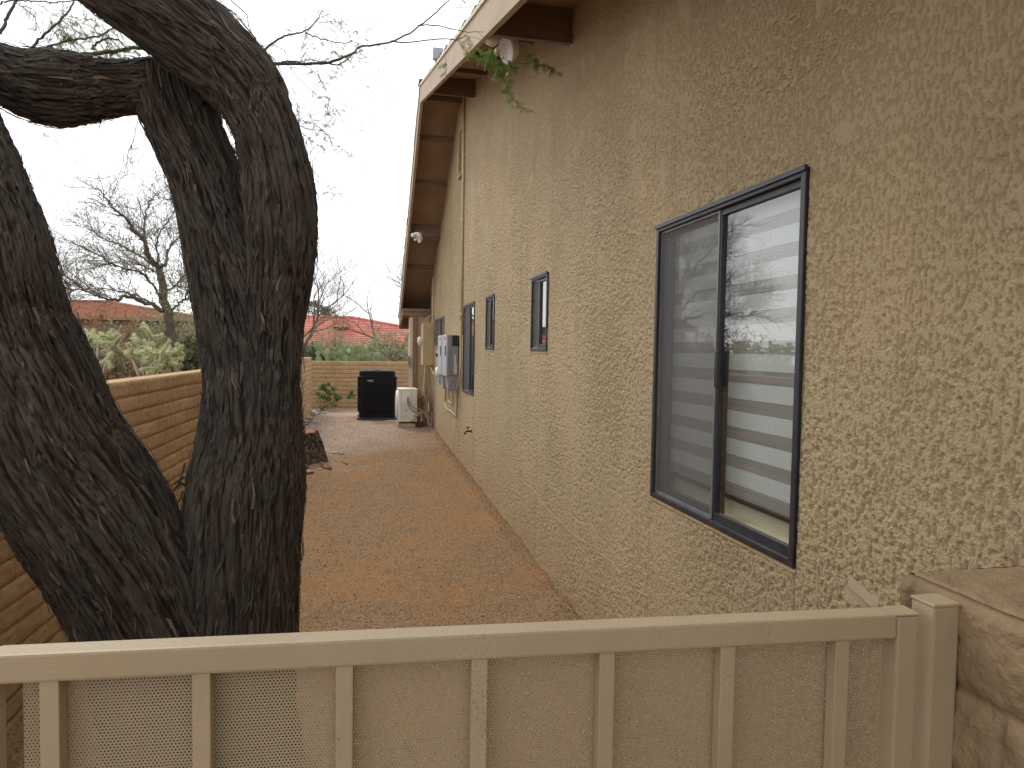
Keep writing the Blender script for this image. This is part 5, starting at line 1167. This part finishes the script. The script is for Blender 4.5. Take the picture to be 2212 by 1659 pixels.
def shrub(base, h, r_, seed, label, mat, ntw=260, nleaf=9, lsize=.018, twmat='far_twig', name='shrub', cat='shrub', group='shrubs beyond the walls', flop=.5):
    rnd = random.Random(seed); t = empty(name, base, label, cat, group); base = Vector(base); BR = MB(base); LV = MB(base)
    for _ in range(ntw):
        a = rnd.uniform(0, 6.283); rr_ = r_*math.sqrt(rnd.random()); tip = base+Vector((rr_*math.cos(a), rr_*math.sin(a)*.8, h*(1-.45*(rr_/r_)**2)*rnd.uniform(.45, 1.08)))
        st = base+Vector((rr_*.25*math.cos(a), rr_*.25*math.sin(a), 0)); mid = st.lerp(tip, .55)+Vector((rnd.uniform(-.1, .1), rnd.uniform(-.1, .1), rnd.uniform(0, .15)*flop))
        C = catmull([tuple(st), tuple(mid), tuple(tip)], 7); BR.tube([Vector(c) for c in C], [.008, .007, .006, .005, .004, .003, .002], 3, False)
        for _k in range(3):
            s_ = Vector(C[rnd.randint(3, 6)]); BR.tube([s_, s_+Vector((rnd.uniform(-.14, .14), rnd.uniform(-.14, .14), rnd.uniform(-.03, .14)))], .0022, 3, False)
        for _k in range(nleaf): leaf_cloud(LV, Vector(C[rnd.randint(2, 6)]), (.10, .10, .08), 1, lsize, rnd, .4)
    BR.build('stem', M[twmat], t); LV.build('foliage', M[mat], t)
def sh(px, y, top_py, r_, seed, label, mat, ntw, nleaf, ls):
    a = (seed, label, mat, ntw, int(nleaf*1.8), ls*1.35); k = {}
    b_ = at_g(px, y); shrub(b_, (aty(px, top_py, y).z-b_.z)/1.0, r_, *a, **k)
# left cluster behind the wall
sh(215, 12.5, 680, 1.25, 1, 'brown twiggy shrub with rusty dry tips behind the left wall', 'leaf_brown', 520, 14, .03)
sh(330, 15.5, 682, 1.5, 2, 'grey brown tangled shrub below the bare tree', 'leaf_olive', 520, 12, .028)
sh(120, 14.5, 690, 1.6, 3, 'brownish shrub at the far left behind the leaning trunk', 'leaf_brown', 420, 12, .03)
sh(427, 12.0, 742, .60, 4, 'dark evergreen bush beside the pale cactus', 'leaf_dark', 300, 40, .03)
sh(240, 8.9, 735, .62, 5, 'rust orange dry shrub growing between the pale cacti', 'leaf_brown', 300, 16, .018)
sh(392, 14.2, 676, .8, 6, 'olive twiggy shrub at the foot of the bare tree', 'leaf_olive', 360, 18, .022)
# right cluster behind the far wall
sh(735, 24, 695, .75, 7, 'airy pale green shrub rising before the middle of the red roof', 'leaf_olive', 240, 16, .024)
sh(850, 23, 722, 1.3, 8, 'olive green shrub behind the far wall at the right', 'leaf_olive', 560, 24, .028)
sh(668, 20.6, 742, .7, 9, 'dark green shrub behind the far wall near the big trunk', 'leaf_dark', 420, 26, .03)
sh(850, 20.0, 762, .8, 10, 'grey brown dry shrub behind the right end of the far wall', 'leaf_brown', 300, 8, .02)
sh(765, 26, 735, 1.5, 11, 'green shrub behind the prickly pear', 'leaf_olive', 520, 24, .028)
sh(690, 29, 690, 1.1, 15, 'thin pale shrub before the left part of the red roof', 'leaf_olive', 240, 14, .026)
sh(815, 28, 700, 1.2, 16, 'thin hazy shrub before the right part of the red roof', 'leaf_olive', 220, 12, .026)

def cholla(px, py, y, seed, label, spread=.36, n=22):
    rnd = random.Random(seed); p = aty(px, py, y); base = Vector((p.x, y, gnd(p.x, y))); t = empty('cholla_cactus', base, label, 'cactus', 'pale spiny cholla cacti'); TR = MB(base); CO = MB(base); SP = MB(base)
    top = p.z; TR.tube([base, base+Vector((0, 0, (top-base.z)*.55))], [.07, .05], 8)
    def joint(a, d, L, r_):
        b_ = a+d*L; CO.tube([a, a.lerp(b_, .15), a.lerp(b_, .8), b_], [r_*.6, r_, r_*.95, r_*.4], 7)
        s_ = d.orthogonal().normalized(); u_ = d.cross(s_)
        for _ in range(int(L*1500)):
            q = rnd.uniform(0, 6.283); nrm = s_*math.cos(q)+u_*math.sin(q); c = a.lerp(b_, rnd.random())+nrm*r_*.9; tip = c+nrm*rnd.uniform(.012, .024)+Vector((rnd.uniform(-.012, .012), rnd.uniform(-.012, .012), rnd.uniform(-.012, .012))); w_ = d*.0011
            SP.add([c-w_, c+w_, tip], [(0, 1, 2)])
        return b_
    for _ in range(n):
        c = Vector((base.x+rnd.uniform(-spread, spread), y+rnd.uniform(-spread, spread)*.7, top-rnd.random()**1.5*.40*(1+spread)))
        st = base+Vector((0, 0, (top-base.z)*.5)); TR.tube([st, st.lerp(c, .6)+Vector((0, 0, .05)), c], [.018, .014, .012], 6)
        for _k in range(rnd.randint(3, 5)):
            d = Vector((rnd.uniform(-1, 1), rnd.uniform(-.8, .8), rnd.uniform(-.5, 1.1))).normalized(); e_ = joint(c, d, rnd.uniform(.07, .13), .019)
            if rnd.random() < .5: joint(e_, (d+Vector((rnd.uniform(-.8, .8), rnd.uniform(-.8, .8), rnd.uniform(-.6, .6)))).normalized(), rnd.uniform(.05, .09), .015)
    TR.build('trunk', M['insul'], t); CO.build('joints', M['cholla_core'], t); SP.build('spines', M['cholla'], t)
cholla(205, 728, 8.6, 1, 'pale cholla cactus seen just right of the leaning trunk, leftmost of the clump', .2, 11)
cholla(283, 726, 8.9, 2, 'tallest middle cholla cactus with pale yellow spines', .19, 13)
cholla(325, 760, 8.5, 3, 'broad pale cholla cactus drooping over the wall top', .2, 14)
cholla(372, 762, 8.8, 4, 'small cholla cactus at the right of the clump by the dark bush', .11, 9)

# prickly pear
def prickly():
    rnd = random.Random(2); base = at_g(748, 20.5); t = empty('prickly_pear', base, 'wide clump of green prickly pear pads showing over the far wall', 'cactus'); PD = MB(base)
    def pad(c, up_, nrm, L):
        up_ = up_.normalized(); sd_ = up_.cross(nrm).normalized(); nrm = sd_.cross(up_).normalized(); vs = []; n = 12
        for s_ in (-1, 1):
            for k in range(n): a = 2*math.pi*k/n; rr_ = 1-.22*max(0, -math.sin(a)); vs.append(c+sd_*math.cos(a)*L*.38*rr_+up_*(math.sin(a)*.5+.5)*L+nrm*s_*.008)
            vs.append(c+up_*L*.5+nrm*s_*.022)
        fs = []
        for k in range(n): fs += [(k, (k+1) % n, n), (n+1+(k+1) % n, n+1+k, 2*n+1), (k, n+1+k, n+1+(k+1) % n, (k+1) % n)]
        PD.add(vs, fs, False); return c+up_*L*.93
    for _ in range(42):
        x = base.x+rnd.uniform(-.72, .55); c = Vector((x, 20.5+rnd.uniform(-.5, .5), base.z+rnd.uniform(.75, 1.15))); up_ = Vector((rnd.uniform(-.4, .4), rnd.uniform(-.3, .3), 1))
        for k in range(3):
            L = rnd.uniform(.17, .26); c = pad(c, up_, Vector((rnd.uniform(-1, 1), rnd.uniform(-1.5, -.3), 0)).normalized(), L); up_ = (up_.normalized()+Vector((rnd.uniform(-.5, .5), rnd.uniform(-.4, .4), rnd.uniform(-.1, .3)))).normalized()
            if c.z > 1.66: break
    PD.build('pads', M['pear'], t)
prickly()
# ribbed column cactus
P = at_g(817, 19.6); tz = aty(817, 760, 19.6).z; cc = empty('column_cactus', P, 'short ribbed column cactus with domed top just over the far wall', 'cactus')
vs = []; NR = 64; hs = [0, .3, .6, .8, .9, .96, 1.0]; h_ = tz-P.z; b_ = MB(P); sp_ = MB(P)
rf = [1, 1, 1, .99, .9, .66, .16]
for h, f_ in zip(hs, rf):
    zz_ = P.z+h_*h if h < .9 else tz-(1-h)*h_*.9
    for k in range(NR): a = 2*math.pi*k/NR; rr_ = .125*f_*(1+.08*math.cos(a*16)); vs.append((P.x+rr_*math.cos(a), P.y+rr_*math.sin(a), zz_))
b_.add(vs, [(i*NR+k, i*NR+(k+1) % NR, (i+1)*NR+(k+1) % NR, (i+1)*NR+k) for i in range(len(hs)-1) for k in range(NR)]+[tuple((len(hs)-1)*NR+k for k in range(NR))], False)
b_.build('stem', M['column'], cc)
for k in range(16):
    a = 2*math.pi*k/16
    for j in range(26):
        z = tz-.02-j*.028; rr_ = .136*(1-max(0, 1-(tz-z)/.14)**2*.6)
        for _ in range(3): c = Vector((P.x+rr_*math.cos(a), P.y+rr_*math.sin(a), z)); d = Vector((math.cos(a)+tr.uniform(-.8, .8), math.sin(a)+tr.uniform(-.8, .8), tr.uniform(-.6, .6))).normalized()*.028; sp_.add([c-Vector((0, 0, .0015)), c+Vector((0, 0, .0015)), c+d], [(0, 1, 2)])
sp_.build('spines', M['spine'], cc)

# ------------------------------------------------------------------ neighbours' houses
def tiled_slope(mb_, e0, e1, r0, r1, rows, t=.05):
    """stepped tile courses from eave edge e0-e1 to ridge edge r0-r1"""
    e0, e1, r0, r1 = map(Vector, (e0, e1, r0, r1))
    for i in range(rows):
        a, b_ = i/rows, (i+1)/rows; p0, p1, p2, p3 = e0.lerp(r0, a), e1.lerp(r1, a), e1.lerp(r1, b_), e0.lerp(r0, b_); up_ = Vector((0, 0, t))
        mb_.add([p0+up_, p1+up_, p2, p3, p0, p1], [(0, 1, 2, 3), (4, 5, 1, 0)])
def neighbour(x0, x1, y, zE, xr0, xr1, zR, depth, label, mat, rows):
    P = Vector(((x0+x1)/2, y+depth/2, gnd((x0+x1)/2, y))); t = empty('neighbour_house', P, label, 'house', 'neighbouring houses with tiled roofs')
    W = MB(P); W.box(x0+.5, x1-.5, y+.5, y+depth-.5, P.z-.3, zE-.02); W.build('wall', M['farwall'], t)
    F_ = MB(P); F_.box(x0, x1, y-.03, y, zE-.16, zE-.001); Fo = F_.build('fascia', M['brown'], t)
    RF = MB(P); ym = y+depth/2
    tiled_slope(RF, (x0, y, zE), (x1, y, zE), (xr0, ym, zR), (xr1, ym, zR), rows); tiled_slope(RF, (x1, y, zE), (x1, y+depth, zE), (xr1, ym, zR), (xr1, ym, zR), rows)
    tiled_slope(RF, (x1, y+depth, zE), (x0, y+depth, zE), (xr1, ym, zR), (xr0, ym, zR), rows); tiled_slope(RF, (x0, y+depth, zE), (x0, y, zE), (xr0, ym, zR), (xr0, ym, zR), rows)
    ro = RF.build('roof', M[mat], t); RC = MB(P)
    for (a, b_) in (((xr0, ym, zR+.05), (xr1, ym, zR+.05)), ((x0, y, zE+.06), (xr0, ym, zR+.05)), ((x1, y, zE+.06), (xr1, ym, zR+.05))): RC.tube([a, b_], .09, 6)
    RC.build('ridge_tiles', M[mat], ro)
    return t, P, ro
Y1 = 36.0; eL, eR = aty(392, 741, Y1), aty(905, 752, Y1); Yr = Y1+4.2; rL, rR = aty(560, 683, Yr), aty(762, 689, Yr)
nh, NP, nro = neighbour(eL.x, eR.x+5.5, Y1, 1.74, rL.x, rR.x, rL.z, 8.4, 'house with a bright red tiled hip roof beyond the far wall', 'tile', 17)
b_ = MB(NP); p = aty(736, 694, Y1+3); b_.box(p.x-.42, p.x+.42, Y1+2.0, Y1+3.6, p.z-.32, p.z+.02); b_.build('roof_vent', M['tile'], nro)
p = aty(797, 707, Y1+3); b_ = MB(NP); b_.box(p.x-.2, p.x+.2, Y1+2.6, Y1+3.0, p.z-.4, p.z+.03); b_.build('chimney_pipe', M['fascia'], nro)
Y2 = 40.0; eL, eR = aty(20, 690, Y2), aty(430, 690, Y2); rL, rR = aty(90, 650, Y2+4), aty(240, 654, Y2+4)
neighbour(eL.x, eR.x, Y2, aty(250, 684, Y2).z, rL.x, rR.x, rL.z, 8, 'house with a faded brownish red tiled roof behind the bare tree', 'tile_old', 16)

print('objects', len(bpy.data.objects))
